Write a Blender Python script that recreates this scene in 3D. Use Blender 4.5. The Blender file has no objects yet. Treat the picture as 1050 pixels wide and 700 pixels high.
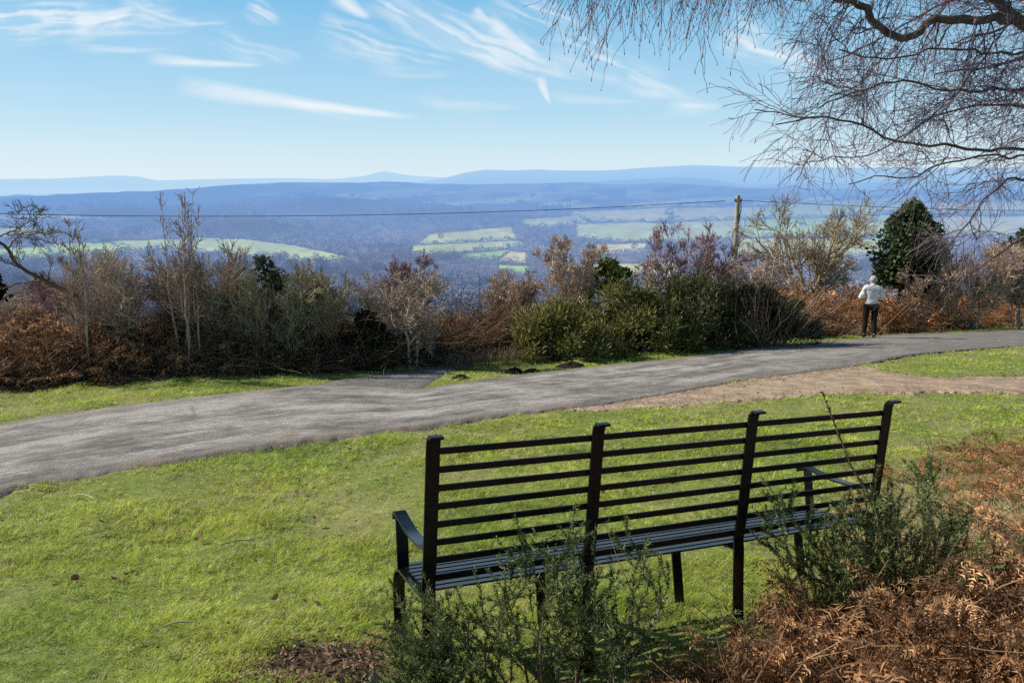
import bpy, math, random
import numpy as np
rng = np.random.default_rng(7)
random.seed(7)
PI = math.pi
R_ = math.radians
C = bpy.context.scene.collection

# ------------------------------------------------------------------ camera model (photo of 1050 x 700)
rng = np.random.default_rng(101)
F, PITCH, EYE = 772.0, R_(11.35), 1.681
CP, SP = math.cos(PITCH), math.sin(PITCH)

def ray(px, py):
    a = (px-525.)/F; b = -(py-350.)/F
    return np.array([a, CP + b*SP, -SP + b*CP])

def project(P):
    P = np.asarray(P, float); dy = P[..., 1]; dz = P[..., 2]-EYE
    zc = dy*CP - dz*SP; yc = dy*SP + dz*CP
    return 525+F*P[..., 0]/zc, 350-F*yc/zc

# ------------------------------------------------------------------ noise
rng = np.random.default_rng(102)
def _h(ix, iy, s):
    n = (ix.astype(np.int64)*374761393 + iy.astype(np.int64)*668265263 + s*1442695041) & 0x7fffffff
    n = ((n ^ (n >> 13))*1274126177) & 0x7fffffff
    return ((n ^ (n >> 16)) & 0xffff)/65535.0

def vn(x, y, s=0):
    x = np.asarray(x, float); y = np.asarray(y, float)
    ix = np.floor(x); iy = np.floor(y); fx = x-ix; fy = y-iy
    fx = fx*fx*(3-2*fx); fy = fy*fy*(3-2*fy)
    a = _h(ix, iy, s); b = _h(ix+1, iy, s); c = _h(ix, iy+1, s); d = _h(ix+1, iy+1, s)
    return (a*(1-fx)+b*fx)*(1-fy)+(c*(1-fx)+d*fx)*fy - .5

def fbm(x, y, s=0, o=4):
    t = 0; a = 1.
    for i in range(o):
        t = t+a*vn(x*2**i, y*2**i, s+i*17); a *= .5
    return t

def sm(a, b, x):
    t = np.clip((x-a)/(b-a), 0, 1); return t*t*(3-2*t)

# ------------------------------------------------------------------ ground shape
rng = np.random.default_rng(103)
GY = np.array([-60, -5, 0, 1.4, 3.0, 24., 50., 100., 300.])
GZ = np.array([.9, .25, .2, .15, -.1125, -2.74, -7., -14.8, -47.])
def ground_base(x, y):
    x = np.asarray(x, float); y = np.asarray(y, float)
    # smooth a little along y by averaging
    return sum(np.interp(y+o, GY, GZ) for o in (-.4, -.2, 0, .2, .4))/5

def ground(x, y):
    x = np.asarray(x, float); y = np.asarray(y, float)
    z = ground_base(x, y)
    m = 1-sm(15, 40, y)
    z = z + m*(.05*vn(x*.5, y*.5, 3)+.028*vn(x*2.1, y*2.1, 5))
    return z

def gpx(px, py):
    """point of the ground seen at a pixel of the photograph"""
    d = ray(px, py); lo, hi = .5, 80.
    f = lambda t: EYE+d[2]*t-float(ground_base(d[0]*t, d[1]*t))
    t = lo
    while t < hi and f(t) > 0: t *= 1.03
    lo, hi = t/1.03, t
    for _ in range(30):
        mid = (lo+hi)/2
        if f(mid) > 0: lo = mid
        else: hi = mid
    return np.array([d[0]*lo, d[1]*lo])

def at(px, d):
    """ground point at distance d (along y) in the column px"""
    x = (px-525)/F*d
    for _ in range(4):
        z = float(ground_base(x, d)); zc = d*CP-(z-EYE)*SP; x = (px-525)/F*zc
    return np.array([x, d])

def zpx(py, d):
    """height at distance d which the photo shows in row py"""
    r = ray(525, py); return EYE+r[2]/r[1]*d

# ------------------------------------------------------------------ mesh building
rng = np.random.default_rng(104)
class MB:
    def __init__(s): s.v = []; s.q = []; s.t = []; s.c = []; s.n = 0; s.has_c = False
    def add(s, V, quads=None, tris=None, col=None):
        V = np.asarray(V, np.float32).reshape(-1, 3)
        if quads is not None and len(quads): s.q.append(np.asarray(quads, np.int64).reshape(-1, 4)+s.n)
        if tris is not None and len(tris): s.t.append(np.asarray(tris, np.int64).reshape(-1, 3)+s.n)
        if col is None: col = np.ones((len(V), 3), np.float32)
        else: s.has_c = True; col = np.broadcast_to(np.asarray(col, np.float32), (len(V), 3))
        s.v.append(V); s.c.append(col); s.n += len(V)
    def mesh(s, name, smooth=False):
        me = bpy.data.meshes.new(name)
        V = np.concatenate(s.v); me.vertices.add(len(V)); me.vertices.foreach_set('co', V.ravel())
        Q = np.concatenate(s.q) if s.q else np.zeros((0, 4), np.int64)
        T = np.concatenate(s.t) if s.t else np.zeros((0, 3), np.int64)
        L = np.concatenate([Q.ravel(), T.ravel()]).astype(np.int32)
        me.loops.add(len(L)); me.loops.foreach_set('vertex_index', L)
        st = np.concatenate([np.arange(len(Q))*4, len(Q)*4+np.arange(len(T))*3]).astype(np.int32)
        me.polygons.add(len(st)); me.polygons.foreach_set('loop_start', st)
        if s.has_c:
            ca = me.color_attributes.new('Col', 'FLOAT_COLOR', 'POINT')
            c = np.concatenate(s.c); ca.data.foreach_set('color', np.concatenate([c, np.ones((len(c), 1), np.float32)], 1).astype(np.float32).ravel())
        me.update(calc_edges=True)
        me.polygons.foreach_set('use_smooth', np.full(len(st), smooth))
        return me
    def build(s, name, mat, parent=None, smooth=False):
        o = bpy.data.objects.new(name, s.mesh(name, smooth)); C.objects.link(o)
        o.data.materials.append(mat)
        if parent is not None: o.parent = parent
        return o

def tag(o, label=None, cat=None, group=None, kind=None):
    if label: o['label'] = label
    if cat: o['category'] = cat
    if group: o['group'] = group
    if kind: o['kind'] = kind
    return o

def thing(name, label, cat, loc=(0, 0, 0), rz=0, group=None):
    o = bpy.data.objects.new(name, None); C.objects.link(o); o.location = loc; o.rotation_euler = (0, 0, rz)
    o.empty_display_size = .2
    return tag(o, label, cat, group)

def norm(a): return a/np.maximum(np.linalg.norm(a, axis=-1, keepdims=True), 1e-9)

def tubes(mb, P, Rr, sides=4, col=None, cap=False):
    P = np.asarray(P, float); Rr = np.asarray(Rr, float); n, K, _ = P.shape
    if n == 0: return
    T = np.gradient(P, axis=1); T = norm(T)
    ref = np.where(np.abs(T[:, :1, 2:3]) > .9, np.array([1., 0, 0]), np.array([0, 0, 1.]))
    ref = np.broadcast_to(ref, T.shape)
    U = norm(np.cross(T, ref)); W = np.cross(T, U)
    ang = np.arange(sides)*2*PI/sides
    V = P[:, :, None]+Rr[:, :, None, None]*(np.cos(ang)[None, None, :, None]*U[:, :, None]+np.sin(ang)[None, None, :, None]*W[:, :, None])
    idx = np.arange(n*K*sides).reshape(n, K, sides)
    a = idx[:, :-1]; b = idx[:, 1:]
    Q = np.stack([a, np.roll(a, -1, 2), np.roll(b, -1, 2), b], -1)
    c = None
    if col is not None:
        col = np.asarray(col, float)
        c = np.broadcast_to(col[:, None, None, :] if col.ndim == 2 else col, (n, K, sides, 3)).reshape(-1, 3)
    mb.add(V.reshape(-1, 3), Q.reshape(-1, 4), None, c)
    if cap:
        for e in (0, K-1):
            for i in range(n):
                r = idx[i, e]-0
                base = mb.n-n*K*sides
                loc = r+base
                if sides == 4: mb.q.append(loc[None, ::(-1 if e else 1)])
                else: mb.t.append(np.stack([np.full(sides-2, loc[0]), loc[1:-1], loc[2:]], 1))

def rv(n):
    return norm(rng.normal(size=(n, 3)))

def grow(P, Rr, nc, t0, t1, ang, L, K, jit, trop, rr=.6, rmin=.002, shape=.5):
    """children of every polyline: returns points and radii"""
    n, Kp, _ = P.shape
    par = np.repeat(np.arange(n), nc); m = len(par)
    t = rng.uniform(t0, t1, m)*(Kp-1); i = np.minimum(t.astype(int), Kp-2); f = (t-i)[:, None]
    S = P[par, i]*(1-f)+P[par, i+1]*f
    tan = norm(P[par, i+1]-P[par, i])
    r0 = (Rr[par, i]*(1-f[:, 0])+Rr[par, i+1]*f[:, 0])
    side = norm(np.cross(tan, rv(m))); a = rng.normal(ang, ang*.25, m)[:, None]
    D = tan*np.cos(a)+side*np.sin(a)
    ln = L*rng.uniform(.5, 1.2, m)*(1-shape*(t/(Kp-1)))
    out = np.zeros((m, K, 3)); out[:, 0] = S
    step = (ln/(K-1))[:, None]; tr = np.asarray(trop, float)
    for k in range(1, K):
        D = norm(D+jit*rng.normal(size=(m, 3))+tr)
        out[:, k] = out[:, k-1]+D*step
    rad = np.maximum(r0*rr, rmin*1.3)[:, None]*np.linspace(1, .35, K)[None]
    return out, np.maximum(rad, rmin)

def poly(pts, K, jit=0.):
    """a smooth polyline of K points through the given ones"""
    pts = np.asarray(pts, float); n = len(pts)
    d = np.concatenate([[0], np.cumsum(np.linalg.norm(np.diff(pts, axis=0), axis=1))]); d /= d[-1]
    t = np.linspace(0, 1, K); out = np.zeros((K, pts.shape[1]))
    # catmull rom
    for k, tt in enumerate(t):
        i = min(np.searchsorted(d, tt, side='right')-1, n-2); i = max(i, 0)
        u = (tt-d[i])/(d[i+1]-d[i]); p1, p2 = pts[i], pts[i+1]
        p0 = pts[i-1] if i > 0 else 2*p1-p2; p3 = pts[i+2] if i+2 < n else 2*p2-p1
        out[k] = .5*(2*p1+(p2-p0)*u+(2*p0-5*p1+4*p2-p3)*u*u+(3*p1-p0-3*p2+p3)*u**3)
    if jit: out[1:-1] += rng.normal(0, jit, (K-2, pts.shape[1]))
    return out

def inside(x, y, pg):
    x = np.asarray(x); y = np.asarray(y); r = np.zeros(x.shape, bool); n = len(pg)
    for i in range(n):
        x0, y0 = pg[i]; x1, y1 = pg[(i+1) % n]
        if y0 == y1: continue
        c = ((y0 > y) != (y1 > y)) & (x < (x1-x0)*(y-y0)/(y1-y0)+x0)
        r ^= c
    return r

def bez(V): return V

# ------------------------------------------------------------------ materials
rng = np.random.default_rng(105)
def newmat(name):
    m = bpy.data.materials.new(name); m.use_nodes = True; nt = m.node_tree; nt.nodes.clear()
    return m, nt
class NT:
    def __init__(s, nt): s.nt = nt
    def n(s, t, **k):
        x = s.nt.nodes.new(t)
        for a, b in k.items(): setattr(x, a, b)
        return x
    def put(s, inp, v):
        if hasattr(v, 'is_linked'): s.nt.links.new(v, inp)
        elif v is not None: inp.default_value = v
    def math(s, op, a, b=None, c=None, clamp=False):
        x = s.n('ShaderNodeMath', operation=op, use_clamp=clamp); s.put(x.inputs[0], a)
        if b is not None: s.put(x.inputs[1], b)
        if c is not None: s.put(x.inputs[2], c)
        return x.outputs[0]
    def noise(s, vec, scale, detail=3., rough=.6, dist=0.):
        x = s.n('ShaderNodeTexNoise'); s.put(x.inputs['Vector'], vec); s.put(x.inputs['Scale'], scale)
        x.inputs['Detail'].default_value = detail; x.inputs['Roughness'].default_value = rough; x.inputs['Distortion'].default_value = dist
        return x.outputs['Fac']
    def mix(s, f, a, b, mode='MIX'):
        x = s.n('ShaderNodeMix', data_type='RGBA', blend_type=mode)
        s.put(x.inputs[0], f); s.put(x.inputs[6], a if hasattr(a, 'is_linked') else (*a, 1)[:4]); s.put(x.inputs[7], b if hasattr(b, 'is_linked') else (*b, 1)[:4])
        return x.outputs[2]
    def ramp(s, f, stops):
        x = s.n('ShaderNodeValToRGB'); s.put(x.inputs[0], f); e = x.color_ramp.elements
        while len(e) < len(stops): e.new(.5)
        for k, (p, c) in enumerate(stops): e[k].position = p; e[k].color = (*c, 1)
        return x.outputs[0]
    def mapr(s, v, a, b, c=0., d=1.):
        x = s.n('ShaderNodeMapRange'); s.put(x.inputs[0], v)
        for i, q in enumerate((a, b, c, d)): x.inputs[1+i].default_value = q
        return x.outputs[0]
    def pos(s): return s.n('ShaderNodeNewGeometry').outputs['Position']
    def obj(s): return s.n('ShaderNodeTexCoord').outputs['Object']
    def bump(s, h, strength=.3, dist=.02):
        x = s.n('ShaderNodeBump'); s.put(x.inputs['Height'], h); x.inputs['Strength'].default_value = strength; x.inputs['Distance'].default_value = dist
        return x.outputs[0]
    def out(s, sh):
        o = s.n('ShaderNodeOutputMaterial'); s.nt.links.new(sh, o.inputs[0])

def mat(name, col, rough=.8, var=.35, scale=8., bump=0., bdist=.01, metal=0., attr=False, transl=0., spec=.3):
    m, nt = newmat(name); N = NT(nt)
    p = N.pos()
    f = N.noise(p, scale, 5, .65)
    if attr:
        a = N.n('ShaderNodeAttribute', attribute_name='Col').outputs['Color']; base = N.mix(1., a, (*col, 1), 'MULTIPLY')
    else: base = N.n('ShaderNodeRGB').outputs[0]; base.default_value = (*col, 1)
    k = N.mapr(f, .25, .75, 1-var, 1+var)
    kc = N.n('ShaderNodeCombineXYZ'); [nt.links.new(k, kc.inputs[i]) for i in range(3)]
    c = N.mix(1., base, kc.outputs[0], 'MULTIPLY')
    b = N.n('ShaderNodeBsdfPrincipled'); N.put(b.inputs['Base Color'], c); b.inputs['Roughness'].default_value = rough
    b.inputs['Metallic'].default_value = metal; b.inputs['Specular IOR Level'].default_value = spec
    if bump: N.put(b.inputs['Normal'], N.bump(f, bump, bdist))
    sh = b.outputs[0]
    if transl:
        t = N.n('ShaderNodeBsdfTranslucent'); N.put(t.inputs[0], c)
        x = N.n('ShaderNodeMixShader'); x.inputs[0].default_value = transl; nt.links.new(sh, x.inputs[1]); nt.links.new(t.outputs[0], x.inputs[2]); sh = x.outputs[0]
    N.out(sh); return m

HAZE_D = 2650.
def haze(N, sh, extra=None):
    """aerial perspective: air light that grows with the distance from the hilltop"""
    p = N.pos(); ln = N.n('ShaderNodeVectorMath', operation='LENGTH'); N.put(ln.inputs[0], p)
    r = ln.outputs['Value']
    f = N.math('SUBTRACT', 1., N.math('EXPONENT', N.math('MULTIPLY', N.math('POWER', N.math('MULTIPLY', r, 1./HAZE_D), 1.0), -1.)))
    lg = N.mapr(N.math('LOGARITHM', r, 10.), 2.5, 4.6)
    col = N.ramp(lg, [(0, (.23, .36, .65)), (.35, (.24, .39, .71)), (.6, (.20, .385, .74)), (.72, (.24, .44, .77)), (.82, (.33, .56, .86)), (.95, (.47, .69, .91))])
    # pale mist painted into the haze colour, low in the far distance
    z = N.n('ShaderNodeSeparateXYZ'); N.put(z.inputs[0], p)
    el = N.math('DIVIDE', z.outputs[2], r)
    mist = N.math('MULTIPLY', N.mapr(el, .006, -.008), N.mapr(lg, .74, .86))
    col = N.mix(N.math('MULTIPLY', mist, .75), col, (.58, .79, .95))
    e = N.n('ShaderNodeEmission'); N.put(e.inputs[0], col); e.inputs[1].default_value = 1.  # haze painted onto the far surfaces as emission, no air volume
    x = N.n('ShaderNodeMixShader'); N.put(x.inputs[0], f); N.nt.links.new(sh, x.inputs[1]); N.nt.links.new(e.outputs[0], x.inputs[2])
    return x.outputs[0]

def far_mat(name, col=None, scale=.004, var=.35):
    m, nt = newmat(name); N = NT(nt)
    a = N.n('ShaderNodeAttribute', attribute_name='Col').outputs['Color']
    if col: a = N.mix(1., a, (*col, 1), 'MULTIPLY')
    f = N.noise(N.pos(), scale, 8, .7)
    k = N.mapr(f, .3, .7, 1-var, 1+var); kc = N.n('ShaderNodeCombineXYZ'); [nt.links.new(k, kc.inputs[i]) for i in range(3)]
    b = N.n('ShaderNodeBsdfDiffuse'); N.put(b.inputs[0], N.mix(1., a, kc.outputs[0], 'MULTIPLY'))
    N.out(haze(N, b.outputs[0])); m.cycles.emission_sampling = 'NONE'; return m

M = {}
M['bench'] = mat('bench_paint', (.0055, .0062, .0085), .25, .5, 45, .12, .002, 0, spec=.42)
M['bark'] = mat('bark', (.15, .12, .095), .9, .5, 14, .5, .02)
M['grey_bark'] = mat('grey_bark', (.30, .26, .22), .9, .5, 14, .4, .02)
M['birch_bark'] = mat('birch_bark', (.15, .115, .085), .85, .75, 9, .5, .02)
M['twig'] = mat('twig', (1.5, 1.47, 1.42), .85, .3, 6, attr=True)
M['birch_twig'] = mat('birch_twig', (1, 1, 1), .8, .3, 6, attr=True)
M['leaf'] = mat('leaf', (1, 1, 1), .55, .3, 5, attr=True, transl=.3)
M['grass'] = mat('grass_blade', (1, 1, 1), .6, .3, 1.2, attr=True, transl=.4)
M['bracken'] = mat('bracken_frond', (1.14, 1.10, 1.02), .8, .35, 3, attr=True, transl=.38)
M['gorse'] = mat('gorse_spine', (1, 1, 1), .5, .25, 5, attr=True, transl=.2)
M['soil'] = mat('molehill_soil', (.022, .015, .011), .95, .5, 40, .8, .02)
M['stone'] = mat('stone', (.42, .36, .27), .9, .4, 12, .6, .02)
M['wood_pole'] = mat('weathered_pole', (.44, .38, .28), .9, .45, 6, .3, .01)
M['wire'] = mat('wire', (.03, .03, .035), .5, .1)
M['slate'] = mat('slate', (.07, .08, .11), .6, .3, 3)
M['cream_wall'] = mat('cream_wall', (.6, .57, .5), .9, .2, 2)
M['brick'] = mat('brick', (.28, .14, .10), .9, .3, 5)
M['skin'] = mat('skin', (.5, .3, .22), .6, .1)
M['hair'] = mat('grey_hair', (.46, .45, .44), .8, .6, 60, .5, .01)
M['black_cloth'] = mat('black_cloth', (.009, .009, .011), .85, .3, 20)
M['boot'] = mat('boot_leather', (.03, .027, .026), .6, .3, 20)
M['glove'] = mat('glove', (.03, .03, .035), .8, .2)

# ------------------------------------------------------------------ plan of the place, read off the photograph's ground
rng = np.random.default_rng(106)
def plan(pts): return np.array([gpx(*p) for p in pts])
road_near = plan([(-160, 556), (-60, 524), (0, 505), (70, 492), (141, 480), (283, 457), (420, 440), (500, 430), (571, 421), (617, 416), (700, 402), (776, 389.5), (878, 376), (913, 368.5), (947, 363), (1050, 355), (1180, 347)])
road_far = plan([(-160, 462), (-60, 446), (0, 436), (71, 424), (165, 412), (283, 400), (330, 396.5), (400, 398.5), (428, 400.5), (500, 389), (571, 381), (700, 367.5), (793, 355), (882, 348), (923, 343), (1050, 338.5), (1180, 334)])
lane_l = plan([(288, 402), (335, 393), (395, 383.5), (440, 378.3), (456, 375.5), (474, 371)])
lane_r = plan([(440, 402), (436, 396.5), (452, 386.5), (462, 380), (470, 376.5), (484, 371.5)])
dirt_far = plan([(590, 418.5), (640, 411), (700, 401), (776, 388.5), (878, 375), (903, 379), (947, 386), (998, 386.5), (1050, 385.5), (1180, 381)])
dirt_near = plan([(578, 422), (620, 421), (690, 416.5), (780, 409.5), (878, 403.5), (930, 403), (960, 402.5), (1000, 403.5), (1050, 404), (1180, 407)])
road_pg = np.concatenate([road_near, road_far[::-1]])
lane_pg = np.concatenate([lane_l, lane_r[::-1]])
dirt_pg = np.concatenate([dirt_near, dirt_far[::-1]])
soil_c = gpx(338, 678)

def strip(near, far, n, m, dz, wob=.05):
    a = poly(near, n); b = poly(far, n)
    mb = MB(); t = .5-.5*np.cos(np.linspace(0, PI, m))
    along = np.concatenate([[0], np.cumsum(np.linalg.norm(np.diff((a+b)/2, axis=0), axis=1))])
    d = norm(b-a)
    a = a+d*((wob*fbm(along*1.3, along*0, 11)+.8*wob*fbm(along*7, along*0, 13, 3))[:, None]); b = b+d*((wob*fbm(along*1.3, along*0+9, 12)+.8*wob*fbm(along*7, along*0, 14, 3))[:, None])
    e_ = .16; a = a-d*e_; b = b+d*e_; wd_ = np.maximum(np.linalg.norm(b-a, axis=1), 2*e_+.02)
    P = a[:, None]*(1-t)[None, :, None]+b[:, None]*t[None, :, None]
    drop = np.clip((np.abs(2*t-1)[None]-(1-2*e_/wd_)[:, None])/(2*e_/wd_)[:, None], 0, 1)
    z = ground_base(P[..., 0], P[..., 1])+dz-.008*np.abs(2*t-1)[None]**6-.085*drop
    V = np.concatenate([P, z[..., None]], -1)
    idx = np.arange(n*m).reshape(n, m)
    Q = np.stack([idx[:-1, :-1], idx[1:, :-1], idx[1:, 1:], idx[:-1, 1:]], -1).reshape(-1, 4)
    col = np.stack(np.broadcast_arrays(t[None], along[:, None]/100., np.zeros((n, m))), -1).reshape(-1, 3)
    mb.add(V, Q, None, col); return mb

def road_mat(name, light, dark, mud, right):
    m, nt = newmat(name); N = NT(nt)
    a = N.n('ShaderNodeAttribute', attribute_name='Col'); s = N.n('ShaderNodeSeparateXYZ'); N.put(s.inputs[0], a.outputs['Vector'])
    u, v = s.outputs[0], N.math('MULTIPLY', s.outputs[1], 100.)
    cx = N.n('ShaderNodeCombineXYZ'); N.put(cx.inputs[0], N.math('MULTIPLY', u, 7.)); N.put(cx.inputs[1], N.math('MULTIPLY', v, .28))
    streak = N.noise(cx.outputs[0], 1., 10, .82, 0.)
    p = N.pos(); fine = N.noise(p, 70., 3, .75); blot = N.noise(p, 1.6, 8, .75)
    k = N.math('ADD', N.math('MULTIPLY', streak, .6), N.math('MULTIPLY', blot, .4))
    c = N.ramp(k, [(.42, dark), (.50, tuple((x+y)/2 for x, y in zip(dark, light))), (.55, light)])
    edge = N.math('ABSOLUTE', N.math('SUBTRACT', N.math('MULTIPLY', u, 2.), 1.))
    ef = N.math('MULTIPLY', N.mapr(N.math('ADD', edge, N.math('MULTIPLY', N.math('SUBTRACT', blot, .5), 1.2)), .75, 1.0), .85)
    c = N.mix(ef, c, (*mud, 1))
    if right:
        c = N.mix(N.math('MULTIPLY', N.mapr(v, right[0], right[1]), .75), c, (*right[2], 1))
    f3 = N.mapr(fine, .3, .7, .6, 1.4); kc = N.n('ShaderNodeCombineXYZ'); [nt.links.new(f3, kc.inputs[i]) for i in range(3)]
    c = N.mix(1., c, kc.outputs[0], 'MULTIPLY')
    vo = N.n('ShaderNodeTexVoronoi', feature='DISTANCE_TO_EDGE'); N.put(vo.inputs['Vector'], N.n('ShaderNodeVectorMath', operation='ADD').outputs[0])
    add = vo.inputs['Vector'].links[0].from_node; N.put(add.inputs[0], p)
    nv = N.n('ShaderNodeTexNoise'); nv.inputs['Scale'].default_value = 2.; N.put(add.inputs[1], nv.outputs['Color']); vo.inputs['Scale'].default_value = 1.1
    c2 = N.n('ShaderNodeCombineXYZ'); N.put(c2.inputs[0], N.math('MULTIPLY', u, 16.)); N.put(c2.inputs[1], N.math('MULTIPLY', v, 1.1))
    worn = N.mapr(N.noise(c2.outputs[0], 1., 8, .8), .54, .60); c = N.mix(N.math('MULTIPLY', worn, .55), c, (*dark, 1))
    pale = N.mapr(N.noise(c2.outputs[0], .7, 8, .8, .3), .57, .62); c = N.mix(N.math('MULTIPLY', pale, .5), c, (*[q*1.15 for q in light], 1))
    crack = N.math('MULTIPLY', N.mapr(vo.outputs['Distance'], .0, .007, 1, 0), .35)
    c = N.mix(crack, c, (.06, .055, .05, 1))
    b = N.n('ShaderNodeBsdfPrincipled'); N.put(b.inputs['Base Color'], c); b.inputs['Roughness'].default_value = .8
    b.inputs['Specular IOR Level'].default_value = .3
    N.put(b.inputs['Normal'], N.bump(N.math('ADD', fine, N.math('MULTIPLY', streak, .8)), .55, .02)); N.out(b.outputs[0]); return m

M['asphalt'] = road_mat('worn_asphalt', (.55, .52, .49), (.165, .15, .14), (.26, .20, .145), (11., 22., (.24, .22, .205)))
M['lane'] = road_mat('lane_asphalt', (.30, .29, .29), (.17, .165, .16), (.2, .16, .12), None)
M['dirt'] = mat('bare_earth', (.46, .345, .245), .95, .5, 3.5, 1., .05)
tag(strip(road_near, road_far, 900, 26, .03, .07).build('road', M['asphalt'], smooth=True), kind='structure')
tag(strip(lane_l, lane_r, 120, 14, .018, .04).build('side_lane', M['lane'], smooth=True), kind='structure')
tag(strip(dirt_near, dirt_far, 500, 24, .012, .2).build('dirt_track', M['dirt'], smooth=True), kind='structure')

def off_grass(x, y):
    x2 = x+.09*fbm(x*2, y*2, 31, 2); y2 = y+.12*fbm(x*2, y*2, 32, 2)
    x3 = x2+.35*fbm(x*.9, y*.9, 33, 4); y3 = y2+.45*fbm(x*.9, y*.9, 34, 4)
    return inside(x2, y2, road_pg) | inside(x2, y2, lane_pg) | inside(x3, y3, dirt_pg)

def hedge_y(x):
    """plan line of the hedge foot: beyond it grows scrub, no lawn"""
    px = np.array([-300, -60, 0, 100, 250, 345, 400, 470, 530, 640, 700, 800, 860, 900, 960, 1050, 1250.])
    py = np.array([412, 402, 398, 392, 384, 381, 379, 371, 367, 360, 355, 347, 344, 343.5, 339.5, 334.5, 331.])
    if not hasattr(hedge_y, 'p'): hedge_y.p = plan(list(zip(px, py)))
    return np.interp(x, hedge_y.p[:, 0], hedge_y.p[:, 1])

def lawn_h(x, y): return .034*fbm(x*2.6, y*3.4, 8, 3)+.012*fbm(x*11, y*13, 9, 2)
# ------------------------------------------------------------------ the ground sheet of the hilltop
rng = np.random.default_rng(107)
azf = np.radians(np.concatenate([np.linspace(-180, -46, 45)[:-1], np.linspace(-46, 46, 720), np.linspace(46, 180, 45)[1:]]))
rr = np.concatenate([np.geomspace(.5, 26, 360), np.geomspace(26, 70, 24)[1:]])
A, Rg = np.meshgrid(azf, rr, indexing='ij')
X, Y = np.sin(A)*Rg, np.cos(A)*Rg
Z = ground(X, Y)
sunk = inside(X, Y, road_pg) | inside(X, Y, lane_pg) | inside(X, Y, dirt_pg)
lawn = (~sunk) & (Y < hedge_y(X))
Z += lawn*lawn_h(X, Y)
Z = np.where(sunk, ground_base(X, Y)-.012, Z)
Z += sm(0, 1.2, Y-hedge_y(X))*.25*(1-sm(3, 8, Y-hedge_y(X)))
n, m = X.shape; idx = np.arange(n*m).reshape(n, m)
Q = np.stack([idx[:-1, :-1], idx[:-1, 1:], idx[1:, 1:], idx[1:, :-1]], -1).reshape(-1, 4)[:, ::-1]
g1 = np.array([.20, .26, .05]); g2 = np.array([.38, .34, .16]); soil = np.array([.065, .045, .032]); litter = np.array([.05, .036, .025])
k = sm(-.25, .5, fbm(X*1.1, Y*1.1, 21, 4))[..., None]
straw = (sm(-.45, .45, X-.5*Y-.1+.5*fbm(X, Y, 23, 3))*(1-sm(5.2, 6.6, Y)))[..., None]
col = g1*(1-.55*k)+g2*.55*k
col = col*(1-.75*straw)+np.array([.24, .185, .105])*.75*straw
sd = np.hypot((X-soil_c[0])/.30, (Y-soil_c[1])/.2)+.5*fbm(X*5, Y*5, 24, 3)
col = col+(soil-col)*(1-sm(.7, 1.15, sd))[..., None]
fore = sm(2.35, 2.0, Y+.15*fbm(X*3, Y*3, 26, 2))*sm(-.3, .1, X)
col = col+(soil-col)*fore[..., None]
hb = sm(-.25, .25, Y-hedge_y(X)+.2*fbm(X*2, Y*2, 25, 2))[..., None]
col = col+(litter-col)*hb
mb = MB(); mb.add(np.stack([X, Y, Z], -1), Q, None, col.reshape(-1, 3))
M['turf'] = mat('turf', (1, 1, 1), .95, .45, 22, .7, .02, attr=True)
tag(mb.build('ground', M['turf'], smooth=True), kind='structure')

# ------------------------------------------------------------------ valley and hills
rng = np.random.default_rng(108)
def slope_px(px, py):
    px = np.asarray(px, float); py = np.asarray(py, float)
    a = (px-525)/F; b = -(py-350)/F
    return (-SP+b*CP)/np.hypot(a, CP+b*SP)
def az_px(px): return np.arctan2((np.asarray(px, float)-525)/F, CP+SP*.15)
LR = np.log(np.array([55, 100, 350, 600, 900, 1300, 1900, 2600, 4000, 5500, 8000, 9800.]))
PXC = np.array([-300, 0, 170, 290, 420, 640, 800, 850, 1050, 1350.])
CREST = np.array([203, 201, 195, 187.5, 187, 189, 193, 194, 193, 193.])
YS = np.array([338, 336, 331, 311, 291, 270, 251, 236, 217, 206, 188, 193.])
RIDGES = [(240, 62, 2500, .09, 15), (330, 120, 4300, .09, 12), (60, 150, 6300, .06, 9), (470, 90, 3300, .08, 10), (880, 140, 5600, .07, 8), (690, 110, 6600, .045, 6), (120, 90, 3700, .08, 9), (420, 60, 1500, .10, 9), (560, 70, 5400, .05, 6), (1000, 120, 4200, .07, 8), (250, 160, 7000, .05, 6), (330, 90, 1150, .12, 8)]
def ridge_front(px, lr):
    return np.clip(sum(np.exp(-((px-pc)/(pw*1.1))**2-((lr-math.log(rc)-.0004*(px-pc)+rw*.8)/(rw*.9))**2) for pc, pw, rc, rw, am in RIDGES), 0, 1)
def valley_py(px, lr):
    y = np.interp(lr, LR, YS); cr = np.interp(px, PXC, CREST)
    w = sm(math.log(2200), math.log(8000), lr)
    y = y+w*(cr-188)
    nz = fbm(px*.011, lr*3.3, 41, 4)
    y = y+sm(math.log(120), math.log(900), lr)*nz*(5.5-2.5*sm(math.log(2500), math.log(6000), lr))
    # wooded spurs and ridges, one behind another
    for pc, pw, rc, rw, am in RIDGES: y = y-am*np.exp(-((px-pc)/pw)**2-((lr-math.log(rc)-.0004*(px-pc))/rw)**2)
    y = y+2.2*sm(7000, 8000, np.exp(lr))*fbm(px*.022, lr*0, 45, 4)
    y = y-4*sm(560, 640, px)*np.exp(-((lr-math.log(4300))/.15)**2)
    return y
def valley_z(px, r): return EYE+slope_px(px, valley_py(px, np.log(r)))*r
def valley_xyz(px, r):
    a = az_px(px); return np.stack([np.sin(a)*r, np.cos(a)*r, valley_z(px, r)], -1)

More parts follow.
